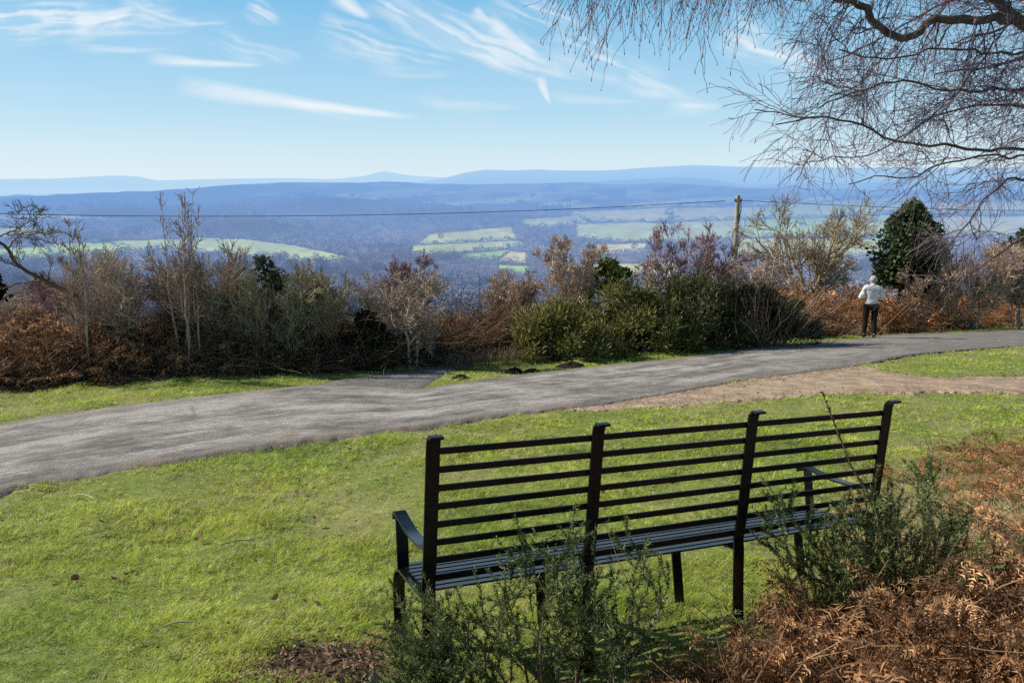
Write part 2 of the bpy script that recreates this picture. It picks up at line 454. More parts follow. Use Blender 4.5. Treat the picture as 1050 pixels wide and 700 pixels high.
FIELDS = [  # outline on the photograph, base colour
 ([(443, 240), (523, 233), (527, 245), (430, 250)], (.30, .32, .13)),
 ([(425, 252), (528, 247), (537, 250), (507, 255), (457, 260), (422, 261)], (.27, .30, .12)),
 ([(476, 261), (521, 256.5), (512, 266), (478, 267)], (.21, .30, .11)),
 ([(524, 258), (540, 259), (538, 268), (509, 268)], (.36, .31, .17)),
 ([(511, 272), (542, 273), (540, 280), (512, 279)], (.21, .31, .10)),
 ([(537, 226), (590, 222), (600, 229), (545, 233)], (.30, .30, .14)),
 ([(592, 218), (690, 213.5), (690, 223), (655, 227), (594, 225)], (.31, .30, .15)),
 ([(596, 231), (652, 229), (690, 231), (690, 246), (640, 246), (598, 243)], (.29, .32, .14)),
 ([(612, 252), (660, 250), (662, 258), (614, 260)], (.34, .31, .16)),
 ([(612, 272), (690, 270), (690, 284), (614, 284)], (.30, .29, .13)),
 ([(694, 214), (778, 213), (776, 224), (694, 226)], (.31, .30, .15)),
 ([(694, 229), (760, 227), (758, 243), (694, 246)], (.28, .31, .14)),
 ([(764, 227), (850, 224), (860, 240), (764, 242)], (.25, .33, .11)),
 ([(782, 213), (890, 205), (935, 201), (945, 214), (860, 221), (782, 222)], (.29, .33, .12)),
 ([(865, 224), (950, 220), (958, 238), (866, 241)], (.27, .31, .12)),
 ([(952, 209), (1060, 206), (1130, 208), (1130, 218), (954, 219)], (.33, .31, .17)),
 ([(962, 224), (1130, 222), (1130, 242), (964, 240)], (.31, .30, .15)),
 ([(760, 246), (900, 245), (900, 262), (762, 262)], (.27, .29, .12)),
 ([(200, 244), (255, 246), (300, 252), (352, 263), (320, 267), (250, 263), (195, 258)], (.27, .31, .14)),
 ([(48, 251), (105, 249), (130, 252), (120, 262), (52, 262)], (.25, .33, .11)),
 ([(108, 248), (190, 245), (190, 256), (132, 258)], (.27, .30, .13)),
 ([(-60, 258), (45, 253), (48, 266), (-60, 270)], (.24, .32, .10)),
 ([(-60, 236), (30, 234), (70, 238), (40, 244), (-60, 246)], (.25, .28, .14)),
 ([(-60, 222), (60, 221), (130, 224), (60, 226), (-60, 226)], (.27, .30, .15)),
]
def _widen(pg):
    a = np.array(pg, float); c = a.mean(0); k = 1.13 if c[0] > 530 else 1.04
    return [tuple(v) for v in c+(a-c)*k]
FIELDS = [(_widen(pg), c) for pg, c in FIELDS]
cpx = np.arange(-300, 1351, 2.); clr = np.linspace(math.log(56), math.log(9800), 380)
PXg, LRg = np.meshgrid(cpx, clr, indexing='ij')
V = valley_xyz(PXg.ravel(), np.exp(LRg.ravel()))
px, py = project(V)
wob = 1.6*fbm(px*.05, py*.12, 51, 3); pxw, pyw = px+2.5*fbm(px*.04, py*.1, 52, 3), py+wob*.6
col = np.empty((len(V), 3)); col[:] = (.24, .25, .31)  # woodland base, tinted with the blue of the haze
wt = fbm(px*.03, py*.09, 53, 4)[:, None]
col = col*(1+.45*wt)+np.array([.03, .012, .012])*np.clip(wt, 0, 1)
col *= (1-.55*ridge_front(PXg.ravel(), LRg.ravel()))[:, None]  # relief shade put into the colour: ridge fronts darkened
fieldmask = np.zeros(len(V), bool)
for pg, c in FIELDS:
    i = inside(pxw, pyw, pg); fieldmask |= i
    col[i] = np.minimum(np.array(c)*2.5, .88)*(1+.3*fbm(px[i]*.06, py[i]*.2, 54, 3))[:, None]
# the hazy upland is a patchwork of small fields and copses
up = (LRg.ravel() > math.log(4300)) & ~fieldmask
ci = np.floor(px/31+py*.11+.8*vn(px*.02, py*.1, 55)); cj = np.floor(py/4.6+.5*vn(px*.03, py*.08, 56)+ci*.37)
hsh = _h(ci.astype(int), cj.astype(int), 57)
dens = .46+.25*sm(380, 520, px)-.42*sm(330, 250, px)
isf = up & (hsh < dens) & (fbm(px*.03, LRg.ravel()*8, 59, 3) > -.35)
col[isf] = (np.array([.75, .8, .5])*(.55+.6*_h(ci.astype(int), cj.astype(int), 58))[:, None])[isf]
mb = MB(); n, m = PXg.shape; idx = np.arange(n*m).reshape(n, m)
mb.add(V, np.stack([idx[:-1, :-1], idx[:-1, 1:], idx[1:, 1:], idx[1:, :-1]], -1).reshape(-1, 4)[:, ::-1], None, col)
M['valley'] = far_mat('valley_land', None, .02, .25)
tag(mb.build('valley', M['valley'], smooth=True), kind='structure')

def far_hills(r, crest, seed, rough, colr, base=206, depth=.35, nm='hills'):
    xs = np.arange(-320, 1371, 2.5); cp = np.array(crest, float)
    cy = np.interp(xs, cp[:, 0], cp[:, 1])
    ker = np.hanning(11); ker /= ker.sum(); cy = np.convolve(np.pad(cy, 5, 'edge'), ker, 'valid')
    cy = cy+rough*fbm(xs*.02, xs*0, seed, 4)
    rows = 46; t = np.linspace(0, 1, rows)
    PX, T = np.meshgrid(xs, t, indexing='ij')
    rad = r*(1-depth*(1-T)); prof = sm(0, 1, T)**.8
    yy = base+(cy[:, None]-base)*prof+rough*3.0*fbm(PX*.016, T*5, seed+3, 4)*np.sin(T*PI)
    back = np.array([1.08])
    Zs = EYE+slope_px(PX, yy)*rad
    a = az_px(PX); Vv = np.stack([np.sin(a)*rad, np.cos(a)*rad, Zs], -1)
    # far side falls away behind the crest
    Vb = Vv[:, -1:].copy(); Vb[..., :2] *= 1.12; Vb[..., 2] -= r*.02
    Vv = np.concatenate([Vv, Vb], 1); rows += 1
    idx = np.arange(len(xs)*rows).reshape(len(xs), rows)
    q = fbm(PX*.03, T*6, seed+7, 4); c = np.array(colr)*(1+.7*q[..., None]); c = np.concatenate([c, c[:, -1:]], 1)
    mb = MB(); mb.add(Vv, np.stack([idx[:-1, :-1], idx[:-1, 1:], idx[1:, 1:], idx[1:, :-1]], -1).reshape(-1, 4)[:, ::-1], None, c.reshape(-1, 3))
    return tag(mb.build(nm, M['valley'], smooth=True), kind='structure')
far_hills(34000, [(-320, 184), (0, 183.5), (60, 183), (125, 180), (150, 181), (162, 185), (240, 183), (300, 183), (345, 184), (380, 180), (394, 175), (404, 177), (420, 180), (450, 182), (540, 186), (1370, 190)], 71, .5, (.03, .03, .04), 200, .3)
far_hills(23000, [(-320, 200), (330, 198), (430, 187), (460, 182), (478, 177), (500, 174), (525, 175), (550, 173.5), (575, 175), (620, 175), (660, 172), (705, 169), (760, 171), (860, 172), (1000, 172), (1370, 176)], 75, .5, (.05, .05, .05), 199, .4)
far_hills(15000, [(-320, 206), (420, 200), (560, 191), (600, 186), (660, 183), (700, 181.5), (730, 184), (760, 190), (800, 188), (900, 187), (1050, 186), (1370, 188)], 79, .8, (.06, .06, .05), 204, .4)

# ------------------------------------------------------------------ woods of the valley
rng = np.random.default_rng(109)
def crowns(mb, P, H, Wd, nt, size, col):
    """every crown a loose cloud of small faces about an upright ellipsoid"""
    n = len(P)
    if n == 0: return
    d = norm(rng.normal(size=(n, nt, 3))); rad = rng.uniform(.35, 1., (n, nt, 1))**.5
    c = P[:, None]+d*rad*np.stack([Wd/2, Wd/2, H*.42], -1)[:, None]+np.stack([0*H, 0*H, H*.55], -1)[:, None]
    a = rv(n*nt).reshape(n, nt, 3); b = norm(np.cross(a, rv(n*nt).reshape(n, nt, 3)))
    a[..., 2] *= 1.3
    s = (size[:, None]*rng.uniform(.6, 1.4, (n, nt)))[..., None]
    V = np.stack([c+a*s, c-a*s*.5+b*s*.6, c-a*s*.5-b*s*.6], 2).reshape(-1, 3)
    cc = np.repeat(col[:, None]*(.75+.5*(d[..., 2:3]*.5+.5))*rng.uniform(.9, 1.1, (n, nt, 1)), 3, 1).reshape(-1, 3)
    mb.add(V, None, np.arange(len(V)).reshape(-1, 3), cc)

def in_fields(px, py, grow_=0):
    r = np.zeros(px.shape, bool)
    for pg, c in FIELDS: r |= inside(px, py, pg)
    return r
M['woods'] = far_mat('bare_woods', None, .03, .2)
nC = 15000
px = rng.uniform(-120, 1150, nC); r = np.exp(rng.uniform(math.log(260), math.log(6500), nC))
P = valley_xyz(px, r); qx, qy = project(P)
keep = ~in_fields(qx, qy+.5) & ~in_fields(qx, qy-2.5)
keep &= (r < 4300) | (vn(px*.03, np.log(r)*30, 61) > .08)
P, r, px = P[keep], r[keep], px[keep]
sp = vn(px*.02, np.log(r)*9, 62)
base = np.where((sp > .17)[:, None], np.array([.40, .34, .37]), np.where((sp < -.22)[:, None], np.array([.17, .22, .26]), np.array([.33, .335, .40])))  # bare crowns, some of the distance haze's blue mixed into their colour
base = base*rng.uniform(.8, 1.18, (len(P), 1))*(1+.55*fbm(px*.018, np.log(r)*7, 63, 3))[:, None]*(.75+.25*sm(600, 1700, r))[:, None]*(1-.45*ridge_front(px, np.log(r)))[:, None]  # crowns on ridge fronts carry the same painted shade
Hh = rng.uniform(8, 16, len(P))*np.clip(.8+r/3000, .8, 2.)
mb = MB(); nr = r < 1500
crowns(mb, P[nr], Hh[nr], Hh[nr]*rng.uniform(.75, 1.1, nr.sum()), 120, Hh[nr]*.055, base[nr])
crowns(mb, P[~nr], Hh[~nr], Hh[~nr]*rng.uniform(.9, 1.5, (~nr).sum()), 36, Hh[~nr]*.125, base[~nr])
tag(mb.build('woodland', M['woods']), kind='stuff')
mb = MB()
def valley_at(qx, qy):
    """land of the valley seen at a pixel (the nearest on its column that projects there)"""
    r = np.exp(np.linspace(math.log(300), math.log(9000), 900)); P = valley_xyz(np.full(900, qx), r); _, y = project(P)
    i = np.argmax(y <= qy); return P[i], r[i]
hp, hr = [], []
for pg, c in FIELDS:
    for i in range(len(pg)):
        (x0, y0), (x1, y1) = pg[i], pg[(i+1) % len(pg)]
        nn = int(abs(x1-x0)/1.5+abs(y1-y0)/1.2)+2
        gapn = rng.uniform(size=3)
        for k in range(nn):
            t = (k+rng.uniform(-.4, .4))/nn
            if rng.uniform() < .2: continue
            p, rd = valley_at(x0+(x1-x0)*t, y0+(y1-y0)*t+rng.normal(0, .25)); hp.append(p); hr.append(rd)
hp = np.array(hp); hr = np.array(hr)
hH = hr*.0021*rng.choice([.8, 1.1, 1.6, 2.6], len(hr), p=[.4, .35, .17, .08])
crowns(mb, hp, hH, hH*rng.uniform(1.2, 2., len(hp)), 22, hH*.2, np.array([.09, .10, .12])*rng.uniform(.5, 1.5, (len(hp), 1)))
tag(mb.build('field_hedgerows', M['woods']), kind='stuff')
mb = MB()
for qx, qy in [(557, 217.5), (561, 217.3), (565, 217), (569, 217.1), (573, 216.6), (577, 216.5), (581, 216), (584, 216), (559, 217), (567, 216.4), (575, 216)]:
    p, rd = valley_at(qx, qy); hgt = rd*.0095*rng.uniform(.85, 1.15)
    k = 8; ang = np.arange(k)*2*PI/k
    for j in range(4):
        z0 = hgt*(.1+.22*j); z1 = hgt*(.42+.2*j); w = hgt*.26*(1-.22*j)
        ring = np.stack([p[0]+np.cos(ang)*w*rng.uniform(.75, 1.2, k), p[1]+np.sin(ang)*w, np.full(k, p[2]+z0)], -1)
        mb.add(np.concatenate([ring, [[p[0], p[1], p[2]+z1]]]), None, [[a, (a+1) % k, k] for a in range(k)], (.012, .02, .014))
tag(mb.build('conifer_plantation', M['woods']), kind='stuff')
for qx, qy, s, lab in [(685, 222, .011, 'round bare tree alone in the pale field right of the conifer clump'), (493, 257, .008, 'small dark tree beside the hedge in the mid valley fields'), (452, 245.5, .009, 'pale bare tree at the edge of the long green field'),
                       (487, 258, .006, 'smallest dark bush below the mid valley field hedge'), (651, 256, .009, 'dark round tree in the tan field right of the cone shaped hawthorn')]:
    p, rd = valley_at(qx, qy); mb = MB(); hgt = np.array([rd*s])
    t = thing('field_tree', lab, 'tree', tuple(p), 0, 'single trees in the valley fields')
    crowns(mb, np.zeros((1, 3)), hgt, hgt*1.05, 110, hgt*.09, np.array([[.05, .045, .035]])); mb.build('crown', M['woods'], t)
    mb = MB(); tubes(mb, np.array([[[0, 0, -.5], [0, 0, hgt[0]*.5]]]), np.array([[hgt[0]*.03, hgt[0]*.015]]), 6, np.array([[.05, .04, .035]])); mb.build('trunk', M['woods'], t)

# houses in the valley and on the near slope
def house(qx, qy, w, hh, lab, wall, roofc, rz, far=True, p=None, name='house'):
    if p is None: p, rd = valley_at(qx, qy)
    t = thing(name, lab, 'house', tuple(p), rz, 'houses in the valley' if far else None)
    d = w*.6; mb = MB()
    x, y = w/2, d/2; rf = hh+d*.42
    V = [[-x, -y, -2], [x, -y, -2], [x, y, -2], [-x, y, -2], [-x, -y, hh], [x, -y, hh], [x, y, hh], [-x, y, hh], [-x, 0, rf], [x, 0, rf]]
    mb.add(V, [[0, 1, 5, 4], [1, 2, 6, 5], [2, 3, 7, 6], [3, 0, 4, 7]], [[5, 6, 9], [7, 4, 8]], wall)
    mb.build('wall', M['valley'] if far else M['cream_wall'], t)
    e = .35; mb = MB()
    for sgn in (-1, 1):
        V = [[-x-e, sgn*(y+e), hh-.42*e+.12], [x+e, sgn*(y+e), hh-.42*e+.12], [x+e, 0, rf+.12], [-x-e, 0, rf+.12]]
        W2 = [[a, b, c+.16] for a, b, c in V]
        mb.add(V+W2, [[0, 1, 2, 3], [4, 5, 6, 7], [0, 1, 5, 4], [1, 2, 6, 5], [3, 0, 4, 7]], None, roofc)
    ro = mb.build('roof', M['valley'] if far else M['slate'], t)
    mb = MB(); cx = x*.7; s = .45
    V = [[cx+a*s, b*s*.8, c] for c in (rf-.5, rf+.55) for a, b in ((-1, -1), (1, -1), (1, 1), (-1, 1))]
    mb.add(V, [[0, 1, 5, 4], [1, 2, 6, 5], [2, 3, 7, 6], [3, 0, 4, 7], [4, 5, 6, 7]], None, (.3, .16, .12))
    if not far:
        for a in (-.2, .2):
            an = np.arange(8)*PI/4
            V = np.concatenate([np.stack([cx+a+np.cos(an)*.11, np.sin(an)*.11, np.full(8, zz)], -1) for zz in (rf+.55, rf+.9)])
            mb.add(V, [[k, (k+1) % 8, 8+(k+1) % 8, 8+k] for k in range(8)], None, (.3, .16, .12))
    mb.build('chimney', M['valley'] if far else M['brick'], ro)
    for k in (-.25, .25):
        zz = hh*.45; mb = MB()
        mb.add([[k*w-.6, -y-.03, zz], [k*w+.6, -y-.03, zz], [k*w+.6, -y-.03, zz+1.2], [k*w-.6, -y-.03, zz+1.2]], [[0, 1, 2, 3]], None, (.03, .035, .05))
        mb.build('window', M['valley'] if far else M['wire'], t)
    return t
W_, S_ = (.75, .74, .72), (.07, .08, .11)
house(487, 297, 11, 4.5, 'slate roofed house in the dip between the hawthorn and the pale round shrub', (.3, .22, .18), S_, .3)
house(492, 292.5, 9, 4.5, 'taller dark gabled house just behind the slate roofed one in the dip', (.25, .2, .18), S_, 1.2)
house(499, 297, 10, 4, 'white walled house lowest in the dip', W_, S_, -.2)
house(228, 208.5, 34, 12, 'bright white farmhouse on the wooded left ridge', W_, (.3, .3, .33), .2)
house(244, 207, 26, 11, 'smaller white farmhouse to the right on the left ridge', W_, (.3, .3, .33), -.3)
house(308, 214, 22, 9, 'lone white cottage on the middle of the wooded ridge', W_, (.3, .3, .33), .1)
house(546, 201.5, 40, 14, 'tiny white farm among the hazy upland fields', W_, (.3, .3, .33), .1)
house(820, 231, 16, 6, 'pale cottage at a field corner behind the spreading bare tree', W_, S_, .2)
house(48, 219, 30, 10, 'white roadside house on the far left slope', W_, (.3, .3, .33), .2)
house(15, 244, 16, 6, 'pale house among trees at the left edge of the valley', W_, S_, .5)
_p = at(-14, 46); house(0, 0, 9.5, 3.0, 'near house with wet slate roof and brick chimney below the left hedge', W_, S_, R_(8), False, (_p[0], _p[1], zpx(338, 46)-2.9))

# ------------------------------------------------------------------ the bench
rng = np.random.default_rng(110)
from mathutils import Matrix, Vector
th, ro, ti = R_(21.953), R_(-2.652), R_(-13.467)
u = np.array([math.cos(th), math.sin(th), 0]); nn = np.array([-math.sin(th), math.cos(th), 0]); zz = np.array([0, 0, 1.])
u2 = u*math.cos(ro)+zz*math.sin(ro); w = np.cross(u2, nn); n2 = nn*math.cos(ti)+w*math.sin(ti); w2 = np.cross(u2, n2)
bench = thing('park_bench', 'long black painted metal slatted bench facing away over the valley', 'bench', (-.261, 2.2098, 0))
bench.rotation_euler = Matrix((u2, n2, w2)).transposed().to_euler()
BL, ZS, TOPB, BD = 1.971, .3756, .1346, .3978
def ribbon(prof, u0, width, th_, name, parent=bench, K=None):
    p = poly(prof, K) if K else np.array(prof, float)
    t = np.gradient(p, axis=0); t /= np.linalg.norm(t, axis=1)[:, None]; nrm = np.stack([-t[:, 1], t[:, 0]], 1)
    a = p+nrm*th_/2; b = p-nrm*th_/2; V = []
    for q in (a, b):
        for uu in (u0-width/2, u0+width/2): V.append(np.stack([np.full(len(p), uu), q[:, 0], q[:, 1]], -1))
    k = len(p); mb = MB(); i = np.arange(k-1)
    def qd(A, B): return np.stack([A*k+i, A*k+i+1, B*k+i+1, B*k+i], 1)
    Q = np.concatenate([qd(0, 1), qd(3, 2), qd(2, 0), qd(1, 3), [[0, k, 3*k, 2*k]], [[k-1, 3*k-1, 4*k-1, 2*k-1]]])
    mb.add(np.concatenate(V), Q); o = mb.build(name, M['bench'], parent)
    import bmesh
    bm = bmesh.new(); bm.from_mesh(o.data); bmesh.ops.recalc_face_normals(bm, faces=bm.faces); bm.to_mesh(o.data); bm.free()
    bv = o.modifiers.new('bevel', 'BEVEL'); bv.width = .0016; bv.segments = 2; bv.limit_method = 'ANGLE'
    return o
def s_back(z): return -TOPB*max(0, (z-ZS)/(.9-ZS))
US = [0, .304*BL, .6445*BL, BL]
for i, uu in enumerate(US):
    prof = [(.052, -.16), (.036, 0), (.012, .25), (.001, .35), (-.001, .40)]+[(s_back(z), z) for z in (.48, .6, .75, .875)]
    prof += [(-.137, .893), (-.146, .903), (-.157, .906), (-.168, .905), (-.178, .899)]
    ribbon(prof, uu, .047, .010, 'back_post', K=44)
    # seat bearer that turns down into the front leg
    ribbon([(.006, ZS-.016), (.12, ZS-.012), (.29, ZS-.004), (.345, ZS-.001), (.39, ZS-.012), (.424, ZS-.042), (.440, ZS-.09), (.443, ZS-.14), (.438, .1), (.43, -.12)], uu, .046, .010, 'front_leg', K=46)
for uu in (US[0], US[3]):
    ribbon([(.353, ZS-.002), (.353, .46), (.353, .556), (.357, .572), (.372, .580), (.388, .574), (.392, .562)], uu, .045, .009, 'arm_support', K=30)
    ribbon([(-.032, .530), (.06, .528), (.18, .538), (.28, .560), (.345, .578), (.372, .5865), (.392, .582), (.401, .568), (.398, .556)], uu, .047, .008, 'armrest', K=36)
def bar(name, s, z, hs, hz, tilt=0., u0=0., u1=BL):
    V = []
    for uu in (u0, u1):
        for a, b in ((-1, -1), (1, -1), (1, 1), (-1, 1)):
            ds, dz = a*hs/2, b*hz/2
            V.append((uu, s+ds*math.cos(tilt)-dz*math.sin(tilt), z+ds*math.sin(tilt)+dz*math.cos(tilt)))
    mb = MB(); mb.add(V, [[3, 2, 1, 0], [4, 5, 6, 7], [0, 1, 5, 4], [1, 2, 6, 5], [2, 3, 7, 6], [3, 0, 4, 7]])
    o = mb.build(name, M['bench'], bench); bv = o.modifiers.new('bevel', 'BEVEL'); bv.width = .0015; bv.segments = 2
    return o
lean = math.atan(TOPB/(.9-ZS))
for k in range(8):
    z = .8541-.0616*k
    bar('back_rail', s_back(z)+.0105, z, .008, .0225, lean)
for k in range(8):
    s = .035+.047*k
    bar('seat_slat', s, ZS+.001+.010*s/.4, .034, .007, .03)
bar('seat_slat', .4145, ZS-.006, .030, .007, -.75)

# ------------------------------------------------------------------ the walker
rng = np.random.default_rng(111)
def skin_obj(name, verts, edges, radii, m, parent, sub=2, root=0):
    me = bpy.data.meshes.new(name); me.from_pydata(verts, edges, []); o = bpy.data.objects.new(name, me); C.objects.link(o)
    md = o.modifiers.new('skin', 'SKIN'); md.use_smooth_shade = True
    for i, v in enumerate(me.skin_vertices[0].data):
        rr_ = radii[i]; v.radius = (rr_, rr_) if not isinstance(rr_, tuple) else rr_; v.use_root = (i == root)
    sb = o.modifiers.new('sub', 'SUBSURF'); sb.levels = sub; sb.render_levels = sub
    o.data.materials.append(m); o.parent = parent; return o
class SK:
    def __init__(s): s.v = []; s.e = []; s.r = []
    def p(s, co, r, par=None):
        s.v.append(tuple(co)); s.r.append(r)
        if par is not None: s.e.append((par, len(s.v)-1))
        return len(s.v)-1
    def chain(s, par, pts):
        for co, r in pts: par = s.p(co, r, par)
        return par
fp = gpx(890, 347.2); fz = float(ground_base(*fp))+.022
per = thing('person', 'grey haired walker in pale fleece and black trousers standing with back turned on the road', 'person', (fp[0], fp[1], fz), R_(-12))
hipL, hipR = (-.095, 0, .86), (.095, .0, .86)
legL = [((-.10, .015, .84), .088), ((-.105, .03, .66), .074), ((-.105, .035, .47), .056), ((-.11, .0, .30), .054), ((-.115, -.03, .12), .038)]
legR = [((.10, .0, .84), .088), ((.105, .0, .66), .074), ((.11, .01, .47), .056), ((.115, -.05, .30), .054), ((.12, -.10, .12), .038)]
b = SK()
root = b.p((0, 0, .92), (.125, .088))
ch = b.chain(root, [((0, .0, 1.05), (.135, .09)), ((0, -.005, 1.20), (.15, .10)), ((0, -.02, 1.33), (.135, .085))])
nk = b.chain(ch, [((0, -.01, 1.41), .055), ((0, .01, 1.47), .05)])
hd = b.chain(nk, [((0, .015, 1.53), (.072, .085)), ((0, .02, 1.59), (.078, .095)), ((0, .015, 1.635), (.055, .07))])
b.p((0, .125, 1.535), .013, nk+1)                                    # nose
for sx in (-1, 1): b.p((sx*.088, .01, 1.545), .016, nk+1)            # ears
ends = []
for sx, leg in ((-1, legL), (1, legR)):
    e = b.chain(root, leg); f = b.chain(e, [((leg[-1][0][0], leg[-1][0][1]+.01, .05), .038), ((leg[-1][0][0]+sx*.02, leg[-1][0][1]+.14, .035), .03)])
def arm(sx): return [((sx*.175, -.02, 1.345), .058), ((sx*.235, -.03, 1.22), .05), ((sx*.275, -.02, 1.09), .043), ((sx*.22, .12, 1.07), .036), ((sx*.13, .23, 1.10), .027)]
for sx in (-1, 1):
    e = b.chain(ch, arm(sx)); pm = b.chain(e, [((sx*.095, .27, 1.115), .03)])
    for k in range(4):                                               # four curled fingers and a thumb
        zz_ = 1.145-.02*k
        b.chain(pm, [((sx*.06, .30, zz_), .0095), ((sx*.03, .315, zz_), .0085), ((sx*(.012-.002*k), .295, zz_-.003), .0075)])
    b.chain(pm, [((sx*.085, .245, 1.15), .011), ((sx*.055, .25, 1.165), .009)])
body = skin_obj('body', b.v, b.e, b.r, M['skin'], per)
m, nt = newmat('pale_fleece'); N = NT(nt); p = N.obj(); sz = N.n('ShaderNodeSeparateXYZ'); N.put(sz.inputs[0], p)
band = N.math('MULTIPLY', N.mapr(sz.outputs[2], 1.235, 1.245), N.mapr(sz.outputs[2], 1.315, 1.305))
seam = N.mapr(N.math('ABSOLUTE', sz.outputs[0]), .006, .012, .35, 0)
fz_ = N.noise(p, 22, 4, .7)
c = N.mix(N.math('MULTIPLY', band, .6), (.86, .83, .83), (.50, .62, .72)); c = N.mix(seam, c, (.55, .55, .58))
bs = N.n('ShaderNodeBsdfPrincipled'); N.put(bs.inputs['Base Color'], c); bs.inputs['Roughness'].default_value = .95; N.put(bs.inputs['Normal'], N.bump(fz_, .6, .02)); N.out(bs.outputs[0]); M['fleece'] = m
j = SK(); r0 = j.p((0, 0, .885), (.175, .135)); c1 = j.chain(r0, [((0, 0, 1.05), (.168, .118)), ((0, -.01, 1.20), (.172, .125)), ((0, -.025, 1.335), (.15, .10))])
j.chain(c1, [((0, -.012, 1.425), .07), ((0, -.005, 1.452), .066)])
for sx in (-1, 1):
    a = arm(sx); j.chain(c1, [(co, r+.024) for co, r in a[:-1]]+[((sx*.135, .225, 1.098), .04)])
fj = skin_obj('fleece_jacket', j.v, j.e, j.r, M['fleece'], per, 3); tf = bpy.data.textures.new('folds', 'CLOUDS'); tf.noise_scale = .11; df = fj.modifiers.new('folds', 'DISPLACE'); df.texture = tf; df.strength = .045; df.mid_level = .5
t_ = SK(); r0 = t_.p((0, 0, .93), (.155, .118))
for leg in (legL, legR): t_.chain(r0, [(co, r+.016) for co, r in leg])
skin_obj('trousers', t_.v, t_.e, t_.r, M['black_cloth'], per)
for leg, sx in ((legL, -1), (legR, 1)):
    x, y = leg[-1][0][:2]; k = SK(); r0 = k.p((x, y, .15), .054); k.chain(r0, [((x, y-.005, .07), .052), ((x+sx*.012, y+.08, .05), .046), ((x+sx*.022, y+.17, .04), .038)]); q = k.p((x, y-.05, .042), .036, 1)
    skin_obj('boot', k.v, k.e, k.r, M['boot'], per)
hh = SK(); r0 = hh.p((0, -.02, 1.49), (.07, .06)); hh.chain(r0, [((0, -.02, 1.535), (.098, .092)), ((0, -.005, 1.59), (.104, .11)), ((0, .005, 1.645), (.08, .09)), ((0, .005, 1.668), (.035, .04))])
hair = skin_obj('hair', hh.v, hh.e, hh.r, M['hair'], per)
tx = bpy.data.textures.new('hair_clumps', 'CLOUDS'); tx.noise_scale = .05
dm = hair.modifiers.new('clumps', 'DISPLACE'); dm.texture = tx; dm.strength = .03; dm.mid_level = .5

# ------------------------------------------------------------------ pole and wires
rng = np.random.default_rng(112)
pp = at(750, 33); zt = zpx(200.5, 33); zb = float(ground_base(*pp))
pp = pp-np.array([.07, 0])
t = thing('utility_pole', 'weathered wooden pole carrying the overhead wire behind the dark broom', 'pole', (pp[0], pp[1], zb))
ph = zt-zb
mb = MB(); tubes(mb, np.array([poly([(0.10, 0, -.3), (.06, 0, ph*.5), (.03, 0, ph)], 14)]), np.linspace(.125, .095, 14)[None], 14); an = np.arange(14)*2*PI/14
mb.add(np.concatenate([np.stack([.03+np.cos(an)*.095, np.sin(an)*.095, np.full(14, ph)], -1), [[.03, 0, ph+.02]]]), None, [[k, (k+1) % 14, 14] for k in range(14)])
mb.build('post', M['wood_pole'], t, True)
mb = MB(); tubes(mb, np.array([[[-.12, -.02, ph-.24], [.19, -.02, ph-.24]]]), np.array([[.022, .022]]), 6); mb.build('cross_bracket', M['wire'], t)
for sx in (-.11, .18):
    mb = MB(); tubes(mb, np.array([[[sx, -.02, ph-.25], [sx, -.02, ph-.2], [sx, -.02, ph-.16], [sx, -.02, ph-.13]]]), np.array([[.03, .05, .03, .045]]), 8); mb.build('insulator', M['stone'], t)
mb = MB(); tubes(mb, np.array([poly([(.15, -.03, ph-.2), (.18, -.04, ph-.55), (.12, -.1, ph-.9), (.06, -.13, ph-1.3), (-.13, -.1, ph-1.55), (-.1, -.12, ph-1.8)], 20)]), np.full((1, 20), .02), 6); mb.build('service_cable', M['wire'], t)
def wire(pts, lab):
    P = []
    for px_, py_, d in pts:
        r = ray(px_, py_); P.append([r[0]/r[1]*d, d, EYE+r[2]/r[1]*d])
    P = poly(P, 60); mb = MB(); tubes(mb, P[None], np.full((1, 60), .013), 6)
    tag(mb.build('overhead_wire', M['wire'], None, True), lab, 'wire')
def wy(x): return -5.67e-5*x*x+.0252*x+219
wire([(x, wy(x) if x < 744 else 206, 33-3*(744-x)/744) for x in (-260, 0, 150, 300, 450, 600, 744)], 'thin dark cable crossing the valley from the left edge to the pole')
wire([(757, 205.5, 33), (830, 209, 33.6), (920, 213, 34.2), (1010, 215.5, 35), (1200, 217, 36)], 'thin dark cable running from the pole behind the bare tree to the right edge')

